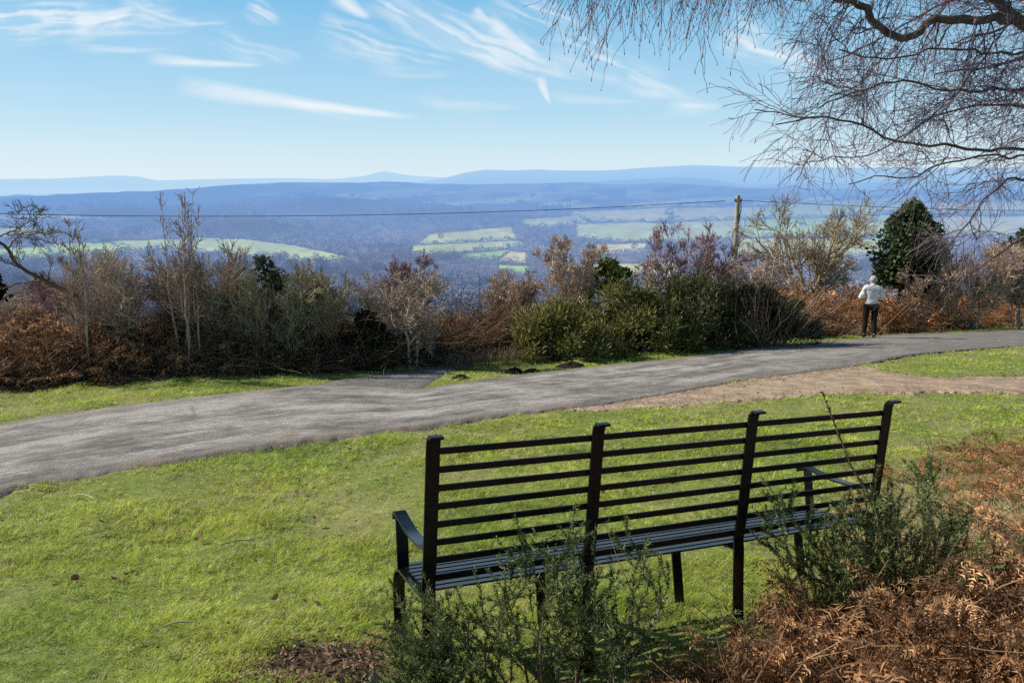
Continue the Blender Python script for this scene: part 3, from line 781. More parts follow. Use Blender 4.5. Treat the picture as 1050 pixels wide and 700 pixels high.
# ------------------------------------------------------------------ bare trees and shrubs
rng = np.random.default_rng(113)
def bare(name, label, cat, px_, d, top, width, stems=5, spread=.35, lv=((9, .5, .5), (6, .45, .45), (6, .5, .4)), cols=None, r0=.03, rmin=.0035,
         trop=.05, jit=.16, shape=.55, sink=0., stemfan=None, group=None, bark='grey_bark', taper=.25, t0=.25, bs=.1, lean=0., wob=1.):
    """several stems that fork into boughs, branches and twigs; top and width in rows / columns of the photograph"""
    P = at(px_, d); gz = float(ground_base(*P))+.1-sink; H = zpx(top, d)-gz; Wd = width*d/F
    t = thing(name, label, cat, (P[0], P[1], gz), 0, group)
    if cols is None: cols = [(.30, .25, .20), (.27, .22, .18), (.22, .17, .14)]
    S = np.zeros((stems, 12, 3)); Rr = np.zeros((stems, 12))
    for i in range(stems):
        a = rng.uniform(0, 2*PI); q = spread*rng.uniform(.3, 1)**.7
        if stemfan is not None: q, a = stemfan[i]
        e = np.array([math.cos(a)*q*Wd/2+lean*H, math.sin(a)*q*Wd/2*.8, H*rng.uniform(.78, .97)*(1-.25*q*q)])
        b0 = np.array([math.cos(a), math.sin(a), 0])*bs*rng.uniform(.2, 1)*max(min(1, Wd/2), .6)
        mid = b0*.5+e*.5*np.array([.8, .8, 1.])+rng.normal(0, .04*H*wob, 3)*np.array([1, 1, .3])
        S[i] = poly([b0-[0, 0, .25], b0*.6+mid*.4+rng.normal(0, .02*H*wob, 3), mid, e], 12, .008*H*wob); Rr[i] = r0*rng.uniform(.75, 1.2)*np.linspace(1, taper, 12)
    mb = MB(); tubes(mb, S, Rr, 7, np.broadcast_to(np.array(cols[0]), (stems, 3)))
    mb.build('trunk', M['twig'], t, True)
    mb = MB(); P_, R2 = S, Rr; L = H
    for k, (nc, ang, ln) in enumerate(lv):
        P_, R2 = grow(P_, R2, nc, t0 if k == 0 else .2, 1, ang+.25, L*ln, 7 if k == 0 else 5, jit, (0, 0, trop), .55, rmin, shape); L *= ln
        c = np.array(cols[min(k+1, len(cols)-1)])*rng.uniform(.6, 1.45, (len(P_), 1))
        tubes(mb, P_, R2, 5 if k == 0 else 3, c)
    mb.build('crown', M['twig'], t)
    return t

PALE = [(.46, .38, .31), (.42, .34, .28), (.36, .29, .24)]
GREYB = [(.40, .34, .28), (.33, .27, .22), (.26, .21, .17)]
DARK = [(.13, .10, .08), (.11, .085, .07), (.10, .075, .06)]
PURP = [(.34, .25, .23), (.30, .20, .20), (.26, .165, .17)]
OLIVE = [(.30, .26, .17), (.30, .26, .17), (.27, .235, .155)]
SH = ((10, .22, .46), (8, .3, .5), (5, .35, .52))
# the left hedge
fan = [(.55, 3.0), (.3, 2.0), (.30, .2), (.1, 1.), (.5, 5.9)]
SAPC = [(.33, .27, .22), (.28, .21, .18), (.24, .165, .15)]
bare('sapling', 'clump of straight slender saplings with upswept twigs nearest the left edge of the hedge', 'sapling', 88, 11.0, 203, 50, 5, .3, ((17, .6, .20), (3, .5, .4)), SAPC, .022, .0042, .09, .06, .8, stemfan=fan, taper=.15, t0=.4, bs=.3, wob=.3)
bare('sapling', 'tallest slender saplings rising above the skyline from the left hedge', 'sapling', 188, 11.6, 176, 84, 9, .75, ((15, .6, .22), (4, .5, .42)), SAPC, .021, .0042, .10, .06, .8, taper=.15, t0=.35, bs=.5, wob=.35)
bare('shrub', 'pale tangled leafless shrub between the straight saplings and the tallest saplings', 'shrub', 132, 12.0, 268, 100, 11, 1., SH, PALE, .016, .004, .03, .09, .35, bs=.5)
bare('shrub', 'grey leafless shrub around the foot of the tallest saplings', 'shrub', 214, 12.3, 266, 100, 11, 1., SH, GREYB, .016, .004, .03, .09, .35, bs=.5)
bare('shrub', 'broad rounded grey brown bush right of the tallest saplings', 'shrub', 290, 12.4, 276, 120, 24, 1.1, ((11, .25, .40), (9, .3, .48), (6, .35, .5)), OLIVE, .016, .004, .03, .09, .4, bs=.6)
bare('shrub', 'low grey scrub in the left corner below the leaning branch', 'shrub', 28, 12.2, 304, 100, 11, 1., SH, PALE, .015, .004, .0, .13, .35, bs=.5)
bare('shrub', 'low bare scrub at the base of the straight saplings', 'shrub', 78, 12.8, 296, 84, 10, 1., SH, PURP, .015, .004, .0, .13, .35, bs=.5)
bare('hawthorn', 'gnarled spreading hawthorn in the middle of the bracken bank', 'tree', 415, 12.8, 278, 112, 8, 1., ((12, .5, .42), (9, .55, .45), (6, .5, .45)), [(.46, .40, .31), (.38, .32, .25), (.30, .24, .19)], .03, .0042, .0, .17, .45, bs=.4)
bare('hawthorn', 'cone shaped hawthorn with a pale twiggy crown above the gorse', 'tree', 583, 17, 240, 104, 10, .8, ((18, .4, .36), (10, .35, .42), (6, .35, .48)), [(.42, .35, .29), (.40, .32, .26), (.40, .31, .25)], .035, .0052, .05, .1, .7, t0=.1, bs=.3)
bare('shrub', 'small round pale shrub between the hawthorns', 'shrub', 522, 19, 286, 56, 12, 1., SH, PALE, .02, .006, .03, .1, .4, bs=.5)
bare('tree', 'dark mauve leafless tree behind the gnarled hawthorn', 'tree', 424, 27, 272, 76, 8, .9, SH, PURP, .045, .008, .04, .1, .45)
bare('sapling', 'thin purple birch sapling with fine twigs left of the pole', 'sapling', 700, 17.5, 224, 100, 9, .8, ((13, .25, .30), (7, .3, .45), (4, .35, .45)), PURP, .02, .0048, .05, .07, .6, t0=.3, bs=.5)
bare('sapling', 'thin bare sapling leaning beside the wooden pole', 'sapling', 735, 18.2, 238, 60, 6, .8, ((12, .25, .30), (7, .3, .45), (4, .35, .45)), PURP, .02, .0048, .05, .07, .6, t0=.3, bs=.4)
bare('sapling', 'small pale sapling between the gorse and the purple sapling', 'sapling', 660, 17.6, 256, 60, 7, .8, ((10, .45, .26), (6, .45, .42), (4, .5, .4)), PALE, .02, .0055, .06, .12, .7, t0=.3, bs=.4)
bare('tree', 'spreading bare tree with several lichen covered trunks left of the walker', 'tree', 828, 26, 198, 134, 7, 1.05, ((11, .4, .42), (8, .4, .45), (6, .4, .45)), [(.24, .20, .135), (.25, .21, .14), (.28, .23, .16)], .10, .0075, .03, .1, .5, taper=.25, t0=.2, bs=.5)
bare('shrub', 'grey bare shrub under the spreading tree beside the pole', 'shrub', 770, 24, 274, 76, 12, 1., SH, PALE, .025, .007, .02, .1, .4, bs=.5)
bare('thicket_shrub', 'pale twiggy thicket right of the dark holly', 'shrub', 985, 25.5, 252, 90, 13, 1., SH, [(.46, .35, .27), (.42, .31, .24), (.38, .28, .22)], .03, .007, .03, .1, .4, bs=.5)
bare('thicket_shrub', 'brown twiggy thicket at the right edge above the bracken', 'shrub', 1050, 26, 256, 96, 13, 1., SH, GREYB, .03, .007, .03, .1, .4, bs=.5)
bare('shrub', 'sparse brown shrub in front of the holly', 'shrub', 945, 24.8, 262, 70, 8, .95, ((9, .5, .34), (6, .5, .45), (5, .5, .42)), [(.42, .32, .24), (.36, .27, .21)], .025, .008, .04, .16, bs=.4)
# tangled low scrub filling the ground behind the hedge
mb = MB(); n = 11000; x = rng.uniform(-9.5, 17, n); y = hedge_y(x)+rng.uniform(1.2, 7., n); z = ground_base(x, y); P = np.zeros((n, 6, 3)); P[:, 0] = np.stack([x, y, z-.05], -1)
D = norm(rng.normal(size=(n, 3))*.55+np.array([0, 0, 1.])); L_ = rng.uniform(.5, 1.35, n)/5*(.8+.4*fbm(x*.6, y*.6, 120, 3))
for k in range(1, 6): D = norm(D+rng.normal(0, .2, (n, 3))+np.array([0, 0, -.07])); P[:, k] = P[:, k-1]+D*L_[:, None]
Rr = np.broadcast_to(np.linspace(.008, .004, 6), (n, 6)); tubes(mb, P, Rr, 3, np.array([.34, .28, .22])*rng.uniform(.5, 1.5, (n, 1)))
P2, R2 = grow(P, Rr, 3, .3, 1, .7, .4, 4, .2, (0, 0, 0), .6, .004); tubes(mb, P2, R2, 3, np.array([.32, .25, .20])*rng.uniform(.5, 1.5, (len(P2), 1)))
tag(mb.build('undergrowth', M['twig']), kind='stuff')

# the dark branch leaning in from the left hedge
p0 = at(92, 11.4); g0 = float(ground_base(*p0))
t = thing('leaning_tree', 'dark crooked bough leaning out of the left hedge past the picture edge', 'tree', (p0[0], p0[1], g0))
def rel(px_, py_, d, o=None):
    r = ray(px_, py_); o = np.array([p0[0], p0[1], g0]) if o is None else o
    return np.array([r[0]/r[1]*d, d, EYE+r[2]/r[1]*d])-o
main = poly([(0, 0, -.2), rel(86, 318, 11.3), rel(76, 302, 11.2), rel(50, 290, 11.1), rel(22, 275, 11.0), rel(12, 265, 11), rel(8, 255, 11), rel(-6, 245, 10.9), rel(-40, 236, 10.7)], 26, .006)
mb = MB(); tubes(mb, main[None], np.linspace(.045, .018, 26)[None], 7, np.array([[.09, .07, .055]])); mb.build('trunk', M['twig'], t, True)
b2 = poly([rel(22, 275, 11), rel(4, 268, 10.9), rel(-30, 262, 10.8)], 26, .006); b3 = poly([rel(8, 255, 11), rel(22, 240, 11), rel(45, 236, 11.1)], 26, .008); b4 = poly([rel(20, 290, 11.05), rel(0, 296, 10.9), rel(-25, 292, 10.8)], 26, .006); b5 = poly([rel(-6, 245, 10.9), rel(14, 236, 10.9), rel(32, 226, 10.9)], 26, .006)
P_ = np.stack([main, b2, b3, b4, b5]); Rr = np.stack([np.linspace(.03, .014, 26)]+[np.linspace(.013, .005, 26)]*4)
mb = MB(); tubes(mb, P_[1:], Rr[1:], 5, np.broadcast_to(np.array([.10, .08, .065]), (4, 3)))
for nc, ln in ((9, .55), (5, .3), (3, .18)):
    P_, Rr = grow(P_, Rr, nc, .35, 1, .7, ln, 7, .16, (-.02, 0, .03), .5, .0035); tubes(mb, P_, Rr, 3, np.array([.12, .09, .075])*rng.uniform(.6, 1.4, (len(P_), 1)))
mb.build('crown', M['twig'], t)

# ------------------------------------------------------------------ leafy evergreens
rng = np.random.default_rng(114)
def leafy(name, label, cat, px_, d, top, width, base_py=None, n=9000, leaf=.05, cols=((.03, .045, .018), (.06, .085, .03)), lumps=26, stems=4, shape='round', spiky=False, y0=None, squash=1., crs=(.16, .3)):
    P = at(px_, d); gz = float(ground_base(*P)); H = zpx(top, d)-gz; Wd = width*d/F
    zb = (zpx(base_py, d)-gz) if base_py else 0.
    t = thing(name, label, cat, (P[0], P[1], gz))
    # a few dozen leaf clumps spread through the crown
    cen = []
    for i in range(lumps):
        zf = rng.uniform(0, 1)**(1.6 if shape == 'dome' else 1); prof = math.sin(PI*min(1, .18+.82*zf)**.9)**.6 if shape == 'round' else ((1-zf)**.6+.08 if shape == 'dome' else (1-zf)**.75+.12)
        a = rng.uniform(0, 2*PI); q = math.sqrt(rng.uniform(.05, 1))*prof*(1.08 if shape == 'dome' else .8)
        cen.append((math.cos(a)*q*Wd/2, math.sin(a)*q*Wd/2*squash, zb+(H-zb)*(.1+.8*zf)))
    cen = np.array(cen); cr = (rng.uniform(.06, .20, lumps) if shape == 'dome' else rng.uniform(*crs, lumps))*min(Wd, (H-zb)*1.1)
    mb = MB(); st = []
    for i in range(stems):
        e = cen[rng.integers(lumps)]; b0 = np.array([rng.normal(0, .05*Wd), rng.normal(0, .05*Wd), -.2]); st.append(poly([b0, b0*.5+e*.4+[0, 0, .1], e], 8, .02*Wd))
    tubes(mb, np.array(st), np.broadcast_to(np.linspace(.05, .015, 8), (stems, 8)), 6, np.broadcast_to(np.array([.10, .08, .06]), (stems, 3)))
    mb.build('trunk' if cat == 'tree' else 'stem', M['twig'], t, True)
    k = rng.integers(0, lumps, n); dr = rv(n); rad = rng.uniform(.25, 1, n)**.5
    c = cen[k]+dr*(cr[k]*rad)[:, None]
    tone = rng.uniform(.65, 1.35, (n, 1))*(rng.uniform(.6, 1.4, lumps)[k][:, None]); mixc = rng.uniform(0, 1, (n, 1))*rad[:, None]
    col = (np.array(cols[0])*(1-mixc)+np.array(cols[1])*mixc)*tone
    mb = MB()
    if spiky:
        a = norm(dr*.9+np.array([0, 0, .55])+.4*rng.normal(size=(n, 3))); c = c+a*(rng.uniform(0, 1, n)**4*.22*(H-zb))[:, None]
    else: a = norm(dr+.7*rng.normal(size=(n, 3)))
    b_ = norm(np.cross(a, rv(n))); L = (leaf*rng.uniform(.6, 1.4, n))[:, None]; wd = .12 if spiky else .38
    V = np.stack([c-a*L*.5, c+b_*L*wd, c+a*L*.6, c-b_*L*wd], 1).reshape(-1, 3)
    mb.add(V, np.arange(n*4).reshape(n, 4), None, np.repeat(col, 4, 0))
    mb.build('crown' if cat == 'tree' else 'foliage', M['leaf'], t); return t
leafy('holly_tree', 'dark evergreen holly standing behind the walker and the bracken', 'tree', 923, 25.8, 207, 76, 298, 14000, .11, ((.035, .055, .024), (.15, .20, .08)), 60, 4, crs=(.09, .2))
leafy('ivy_bush', 'yellow green leafy bush beside the cone shaped hawthorn', 'shrub', 622, 17.2, 265, 58, 305, 4200, .08, ((.09, .12, .03), (.36, .40, .09)), 26, crs=(.09, .2))
leafy('ivy_bush', 'dark evergreen tuft showing in the top of the broad grey bush', 'shrub', 277, 12.3, 262, 44, 305, 1300, .045, ((.06, .075, .035), (.15, .17, .08)), 22, crs=(.08, .2))
leafy('yew_tree', 'green evergreen at the right picture edge behind the thicket', 'tree', 1052, 29, 231, 52, 280, 4500, .13, ((.02, .035, .014), (.08, .12, .03)), 16)
leafy('conifer_tree', 'dark conifer beside the near roof at the left picture edge', 'tree', 2, 41, 274, 30, 345, 2500, .25, ((.012, .02, .012), (.03, .045, .022)), 14, shape='cone')
leafy('ivy_bush', 'low dark ivy clump at the foot of the gnarled hawthorn', 'shrub', 375, 12.6, 322, 62, 355, 3200, .05, ((.02, .03, .014), (.05, .07, .028)), 12)

# ------------------------------------------------------------------ gorse and broom
rng = np.random.default_rng(115)
def gorse(name, label, px_, d, top, width, ns, stem_h, sp_len, sp_w, per, cols, lv=((6, .5), (6, .45)), base=None, depthw=.7, group=None, up=.12, spread=1., rs=.012, xyz=None, twigc=(.12, .10, .05), mix=.5, fan=.4):
    if xyz is None: P = at(px_, d); gz = float(ground(*P)); H = zpx(top, d)-gz; Wd = width*d/F
    else: P = xyz[:2]; gz = float(ground(*P)); H = xyz[2]; Wd = xyz[3]
    t = thing(name, label, 'shrub', (P[0], P[1], gz), 0, group)
    S = []; Rr = []
    for i in range(ns):
        bx = rng.uniform(-1, 1)*Wd*.42*spread; by = rng.uniform(-1, 1)*Wd*.42*depthw
        hgt = H*rng.uniform(.55, 1)*math.sqrt(max(.12, 1-(bx/(Wd*.56))**2))
        e = np.array([bx*(1+fan)+rng.normal(0, .07*Wd), by*(1+fan)+rng.normal(0, .07*Wd), hgt])
        b0 = np.array([bx*.8, by*.8, -.05])
        S.append(poly([b0, b0*.5+e*.5+rng.normal(0, .04*H, 3), e], 10)); Rr.append(rs*np.linspace(1, .3, 10))
    S, Rr = np.array(S), np.array(Rr)
    mb = MB(); tubes(mb, S, Rr, 5, np.array(twigc)*rng.uniform(.7, 1.3, (ns, 1))); mb.build('stem', M['twig'], t, True)
    mb = MB(); allP = [(S[:, 4:], 1.)]; P_, R2 = S, Rr; L = stem_h
    for nc, ln in lv:
        P_, R2 = grow(P_, R2, nc, .3, 1, .65, L, 6, .12, (0, 0, up), .55, rs*.16, .35); L *= ln*1.1
        tubes(mb, P_, R2, 3, np.array([.09, .11, .04])*rng.uniform(.7, 1.3, (len(P_), 1))); allP.append((P_, 1.))
    mb.build('shoots', M['twig'], t)
    mb = MB()
    for PP, dn in allP:
        K = PP.shape[1]; ln = np.linalg.norm(np.diff(PP, axis=1), axis=-1).sum(1)
        cnt = np.maximum(2, (ln*per*dn).astype(int)); par = np.repeat(np.arange(len(PP)), cnt); n = len(par)
        tt = rng.uniform(.08, 1, n)*(K-1); i = np.minimum(tt.astype(int), K-2); f = (tt-i)[:, None]
        s0 = PP[par, i]*(1-f)+PP[par, i+1]*f; tan = norm(PP[par, i+1]-PP[par, i]); sd = norm(np.cross(tan, rv(n)))
        a = rng.uniform(.5, 1.25, n)[:, None]; D = tan*np.cos(a)+sd*np.sin(a); b_ = norm(np.cross(D, rv(n)))
        L_ = (sp_len*rng.uniform(.5, 1.25, n)*(1-.4*(tt/(K-1))**4))[:, None]
        V = np.stack([s0+b_*sp_w, s0-b_*sp_w, s0+D*L_], 1).reshape(-1, 3)
        m_ = (rng.uniform(0, 1, (n, 1))**1.5)*mix*2; tone = rng.uniform(.6, 1.4, (n, 1))*rng.uniform(.7, 1.3, len(PP))[par][:, None]
        col = (np.array(cols[0])*(1-m_)+np.array(cols[1])*m_)*tone
        mb.add(V, None, np.arange(3*n).reshape(n, 3), np.repeat(col, 3, 0))
    mb.build('foliage', M['gorse'], t); return t
GC = ((.07, .085, .035), (.25, .255, .085))
def dome(name, label, px_, d, top, width, n, leaf, cols, lumps): return leafy(name, label, 'shrub', px_, d, top, width, None, n, leaf, cols, lumps, 8, 'dome', True, squash=.8)
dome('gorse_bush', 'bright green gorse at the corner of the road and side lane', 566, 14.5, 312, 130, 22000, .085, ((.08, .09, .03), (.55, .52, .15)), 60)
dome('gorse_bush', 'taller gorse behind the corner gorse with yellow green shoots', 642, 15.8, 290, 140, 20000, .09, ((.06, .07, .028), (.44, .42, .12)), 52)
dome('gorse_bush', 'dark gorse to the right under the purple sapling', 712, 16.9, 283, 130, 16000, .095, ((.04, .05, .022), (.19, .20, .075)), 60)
dome('gorse_bush', 'small green gorse at the foot of the spreading tree', 812, 20.0, 310, 62, 7000, .11, ((.05, .06, .025), (.22, .23, .07)), 22)
dome('broom_bush', 'dark brown broom bush with upright wiry stems under the pole', 768, 17.6, 292, 112, 12000, .10, ((.04, .036, .022), (.14, .12, .07)), 44)
b0 = bpy.data.objects['broom_bush']; mb = MB(); n = 420; P = np.zeros((n, 7, 3)); P[:, 0] = np.stack([rng.normal(0, .55, n), rng.normal(0, .4, n), np.zeros(n)], -1); D = norm(np.stack([P[:, 0, 0]*.5, P[:, 0, 1]*.5, np.ones(n)], -1)+rng.normal(0, .22, (n, 3))); L_ = rng.uniform(.7, 1.75, n)/6
for k in range(1, 7): D = norm(D+rng.normal(0, .07, (n, 3))); P[:, k] = P[:, k-1]+D*L_[:, None]
tubes(mb, P, np.broadcast_to(np.linspace(.008, .0045, 7), (n, 7)), 3, np.array([.20, .14, .11])*rng.uniform(.5, 1.6, (n, 1))); mb.build('shoots', M['twig'], b0)
# the two gorse bushes that grow through the bench
gorse('gorse_bush', 'dark spiny gorse growing up through the left half of the bench', 0, 0, 0, 0, 17, .34, .023, .0019, 640, ((.055, .085, .035), (.38, .41, .15)), lv=((5, .5), (4, .45)), xyz=(.14, 2.12, .48, .58), up=.03, rs=.006, depthw=.32, twigc=(.20, .15, .09), fan=.8)
gorse('gorse_bush', 'grey green gorse rising past the right end of the bench', 0, 0, 0, 0, 17, .34, .023, .0019, 640, ((.055, .085, .035), (.38, .41, .15)), lv=((5, .5), (4, .45)), xyz=(1.40, 2.62, .66, .56), up=.12, rs=.006, depthw=.4, twigc=(.18, .14, .08), fan=.35)
gorse('gorse_bush', 'low pale gorse sprigs at the left foot of the bench', 0, 0, 0, 0, 10, .2, .021, .0019, 560, ((.035, .05, .022), (.12, .14, .06)), lv=((4, .5), (3, .45)), xyz=(-.22, 2.0, .26, .34), up=.02, rs=.005, depthw=.5, twigc=(.2, .16, .09), fan=.6)
# one tall sprig with a brown tip
q0 = np.array([1.17, 2.5]); gz = float(ground(*q0))
t = thing('gorse_sprig', 'single tall gorse sprig with brown seed tip in front of the bench back', 'plant', (q0[0], q0[1], gz))
def relo(px_, py_, d, o): r = ray(px_, py_); return np.array([r[0]/r[1]*d, d, EYE+r[2]/r[1]*d])-o
o3 = np.array([q0[0], q0[1], gz])
sp = poly([(0, 0, -.03), relo(900, 545, 2.5, o3), relo(874, 480, 2.5, o3), relo(856, 435, 2.5, o3), relo(843, 402, 2.5, o3)], 16)
mb = MB(); tubes(mb, sp[None], np.linspace(.005, .002, 16)[None], 5, np.array([[.14, .11, .06]])); mb.build('stem', M['twig'], t, True)
mb = MB(); n = 420; tt = rng.uniform(.25, 1, n)*15; i = np.minimum(tt.astype(int), 14); f = (tt-i)[:, None]; s0 = sp[i]*(1-f)+sp[i+1]*f
tan = norm(sp[i+1]-sp[i]); D = norm(tan*.7+norm(np.cross(tan, rv(n)))*.8); b_ = norm(np.cross(D, rv(n)))
br = (tt > 12.2)[:, None]; L_ = np.where(br, .012, .02)*rng.uniform(.6, 1.2, (n, 1)); wd = np.where(br, .004, .0018)
cc = np.where(br, np.array([.22, .12, .05]), np.array([.06, .085, .04]))*rng.uniform(.6, 1.4, (n, 1))
mb.add(np.stack([s0+b_*wd, s0-b_*wd, s0+D*L_], 1).reshape(-1, 3), None, np.arange(3*n).reshape(n, 3), np.repeat(cc, 3, 0)); mb.build('foliage', M['gorse'], t)

# ------------------------------------------------------------------ dead bracken
rng = np.random.default_rng(116)
def frond(pairs, pin, L=.7, droop=1.2, crump=.5, w=.2):
    K = 12; p = np.zeros((K, 3)); d = np.array([.5, 0, .85]); d /= np.linalg.norm(d)
    for k in range(1, K):
        d = norm(d+np.array([.05, 0, -droop/K*(.4+k/K)])+rng.normal(0, .06, 3)); p[k] = p[k-1]+d*L/(K-1)
    mb = MB(); tubes(mb, p[None], np.linspace(.004, .0012, K)[None], 3, np.array([[.30, .17, .09]]))
    for side in (-1, 1):
        for j in range(pairs):
            t = .22+.78*(j+.3*rng.uniform())/pairs; x = t*(K-1); i = min(int(x), K-2); s0 = p[i]+(p[i+1]-p[i])*(x-i); tan = norm(p[i+1]-p[i])
            ln = w*(1-((t-.3)/.75)**2 if t > .3 else .9)*rng.uniform(.6, 1.1)+.015
            sd = norm(np.cross(tan, [0, 0, 1.])+1e-6)*side; D = norm(sd*.9+tan*.4+np.array([0, 0, -.35])+rng.normal(0, crump*.5, 3)); q = s0
            m_ = max(2, int(pin*ln/w)); c0 = np.array([.46, .27, .15])*rng.uniform(.45, 1.5)
            st = ln/m_
            for e in range(m_):
                D = norm(D+np.array([0, 0, -.12])+rng.normal(0, crump*.28, 3)); q2 = q+D*st
                l2 = .24*ln*(1-e/m_)*rng.uniform(.6, 1.3)+.004
                nrm = rv(1)[0]; b_ = norm(np.cross(D, nrm)); 
                for s2 in (-1, 1):
                    o = norm(b_*s2+D*.5+rng.normal(0, crump*.45, 3)); 
                    mb.add([q, q+D*st*.62, q+D*st*.5+o*l2], None, [[0, 1, 2]], c0*rng.uniform(.75, 1.3))
                q = q2
    V = np.concatenate(mb.v); Q = np.concatenate(mb.q); T = np.concatenate(mb.t); cc = np.concatenate(mb.c)
    T = np.concatenate([Q[:, :3], Q[:, [0, 2, 3]], T]); return V, T, cc
def scatter(mb, protos, P, yaw, pitch, roll, S, tint):
    k = rng.integers(0, len(protos), len(P))
    cy, sy, cp, sp_, cr, sr = np.cos(yaw), np.sin(yaw), np.cos(pitch), np.sin(pitch), np.cos(roll), np.sin(roll)
    Rz = np.zeros((len(P), 3, 3)); Rz[:, 0, 0] = cy; Rz[:, 0, 1] = -sy; Rz[:, 1, 0] = sy; Rz[:, 1, 1] = cy; Rz[:, 2, 2] = 1
    Ry = np.zeros_like(Rz); Ry[:, 0, 0] = cp; Ry[:, 0, 2] = sp_; Ry[:, 1, 1] = 1; Ry[:, 2, 0] = -sp_; Ry[:, 2, 2] = cp
    Rx = np.zeros_like(Rz); Rx[:, 0, 0] = 1; Rx[:, 1, 1] = cr; Rx[:, 1, 2] = -sr; Rx[:, 2, 1] = sr; Rx[:, 2, 2] = cr
    Rm = Rz@Ry@Rx
    for j, (V, T, cc) in enumerate(protos):
        s = np.where(k == j)[0]
        if not len(s): continue
        W = np.einsum('nij,vj->nvi', Rm[s], V)*S[s][:, None, None]+P[s][:, None]
        TT = T[None]+(np.arange(len(s))*len(V))[:, None, None]
        mb.add(W.reshape(-1, 3), None, TT.reshape(-1, 3), (cc[None]*tint[s][:, None]).reshape(-1, 3))
near_f = [frond(15, 10, .62, rng.uniform(1.4, 3.2), .5, .16) for _ in range(9)]
mid_f = [frond(9, 4, .62, rng.uniform(1.0, 2.2), .6, .19) for _ in range(6)]
far_f = [frond(6, 4, .65, rng.uniform(1.0, 2.0), .6, .2) for _ in range(6)]
def bank(name, label, protos, XY, height, S, tint, pitch=(-.3, .9), stems=0, stemc=(.30, .2, .12), stemL=.7, sr=.0035, group='dead bracken'):
    n = len(XY); z = ground(XY[:, 0], XY[:, 1]); hh = height(XY[:, 0], XY[:, 1])
    zf = rng.uniform(0, 1, n)**.8
    P = np.stack([XY[:, 0], XY[:, 1], z+hh*zf], -1)
    mb = MB(); ti_ = np.clip(np.asarray(tint, float), 0, None)*rng.uniform(.28, 1.3, (n, 1))*np.where(rng.uniform(size=(n, 1)) < .26, np.array([1.5, 1.65, 1.7]), 1.)
    scatter(mb, protos, P, rng.uniform(0, 2*PI, n), rng.uniform(*pitch, n), rng.normal(0, .6, n), S*rng.uniform(.6, 1.25, n), ti_)
    if stems:
        i = rng.integers(0, n, stems); s0 = P[i].copy(); s0[:, 2] = z[i]+hh[i]*rng.uniform(0, .8, stems)
        D = norm(rng.normal(size=(stems, 3))*np.array([1, 1, .5])+np.array([0, 0, .3])); Ps = np.zeros((stems, 7, 3)); Ps[:, 0] = s0; L_ = stemL*rng.uniform(.4, 1.3, stems)/6
        for k in range(1, 7): D = norm(D+rng.normal(0, .12, (stems, 3))+np.array([0, 0, -.05])); Ps[:, k] = Ps[:, k-1]+D*L_[:, None]
        tubes(mb, Ps, np.broadcast_to(np.linspace(sr, sr*.4, 7), (stems, 7)), 3, np.array(stemc)*rng.uniform(.5, 1.5, (stems, 1)))
    return tag(mb.build(name, M['bracken']), label, None, None, 'stuff')
def band(px0, px1, n, lo, hi, ypow=1.):
    """points in the strip behind the hedge foot line"""
    a = gpx(px0, 380)[0] if False else None
    out = []
    xs0 = plan([(px0, np.interp(px0, [-300, -60, 0, 100, 250, 345, 400, 470, 530, 640, 700, 800, 860, 900, 960, 1050, 1250.], [412, 402, 398, 392, 384, 381, 379, 371, 367, 360, 355, 347, 344, 343.5, 339.5, 334.5, 331.])), (px1, np.interp(px1, [-300, -60, 0, 100, 250, 345, 400, 470, 530, 640, 700, 800, 860, 900, 960, 1050, 1250.], [412, 402, 398, 392, 384, 381, 379, 371, 367, 360, 355, 347, 344, 343.5, 339.5, 334.5, 331.]))])
    t = rng.uniform(0, 1, n); x = xs0[0, 0]+(xs0[1, 0]-xs0[0, 0])*t
    y = hedge_y(x)+lo+(hi-lo)*rng.uniform(0, 1, n)**ypow+.25*fbm(x*1.3, x*0, 91, 3)
    return np.stack([x, y], -1)
def hprof(h, w0=.9, seed=95):
    return lambda x, y: h*sm(-.15, w0, y-hedge_y(x))*(.8+.5*fbm(x*.9, y*.5, seed, 3))
B = band(-80, 300, 2100, 0, 2.2, 1.3); bank('bracken_bank', 'mass of red brown dead bracken along the foot of the left hedge', mid_f, B, hprof(1.0), .78, (.84, .82, .84), stems=1900, stemc=(.36, .27, .20), stemL=.9, sr=.005)
B = band(255, 525, 1700, 0, 2.4, 1.3); bank('bracken_bank', 'dark dead bracken and bramble stems below the gnarled hawthorn', mid_f, B, hprof(.85, .7), .78, (.62, .64, .70), stems=2600, stemc=(.24, .17, .12), stemL=1.3, sr=.006)
B = band(560, 880, 1400, -.12, 1.8, 1.6); bank('bracken_bank', 'brown dead bracken and dry stalks under the gorse and broom', far_f, B, lambda x, y: hprof(.55)(x, y)+.16, .8, (.72, .68, .64), stems=2200, stemc=(.34, .27, .20), stemL=.8, sr=.006)
B = band(815, 935, 900, .3, 3., 1.2); bank('bracken_bank', 'orange brown dead bracken left of the walker', far_f, B, hprof(1.25, 1.6), 1., (1.1, .95, .82), stems=250, stemL=1., sr=.006)
B = band(900, 1180, 2800, .1, 3.6, 1.1); bank('bracken_bank', 'high bank of orange dead bracken right of the walker', far_f, B, hprof(1.55, 1.5), 1.05, (1.1, .95, .82), stems=500, stemL=1.1, sr=.007)
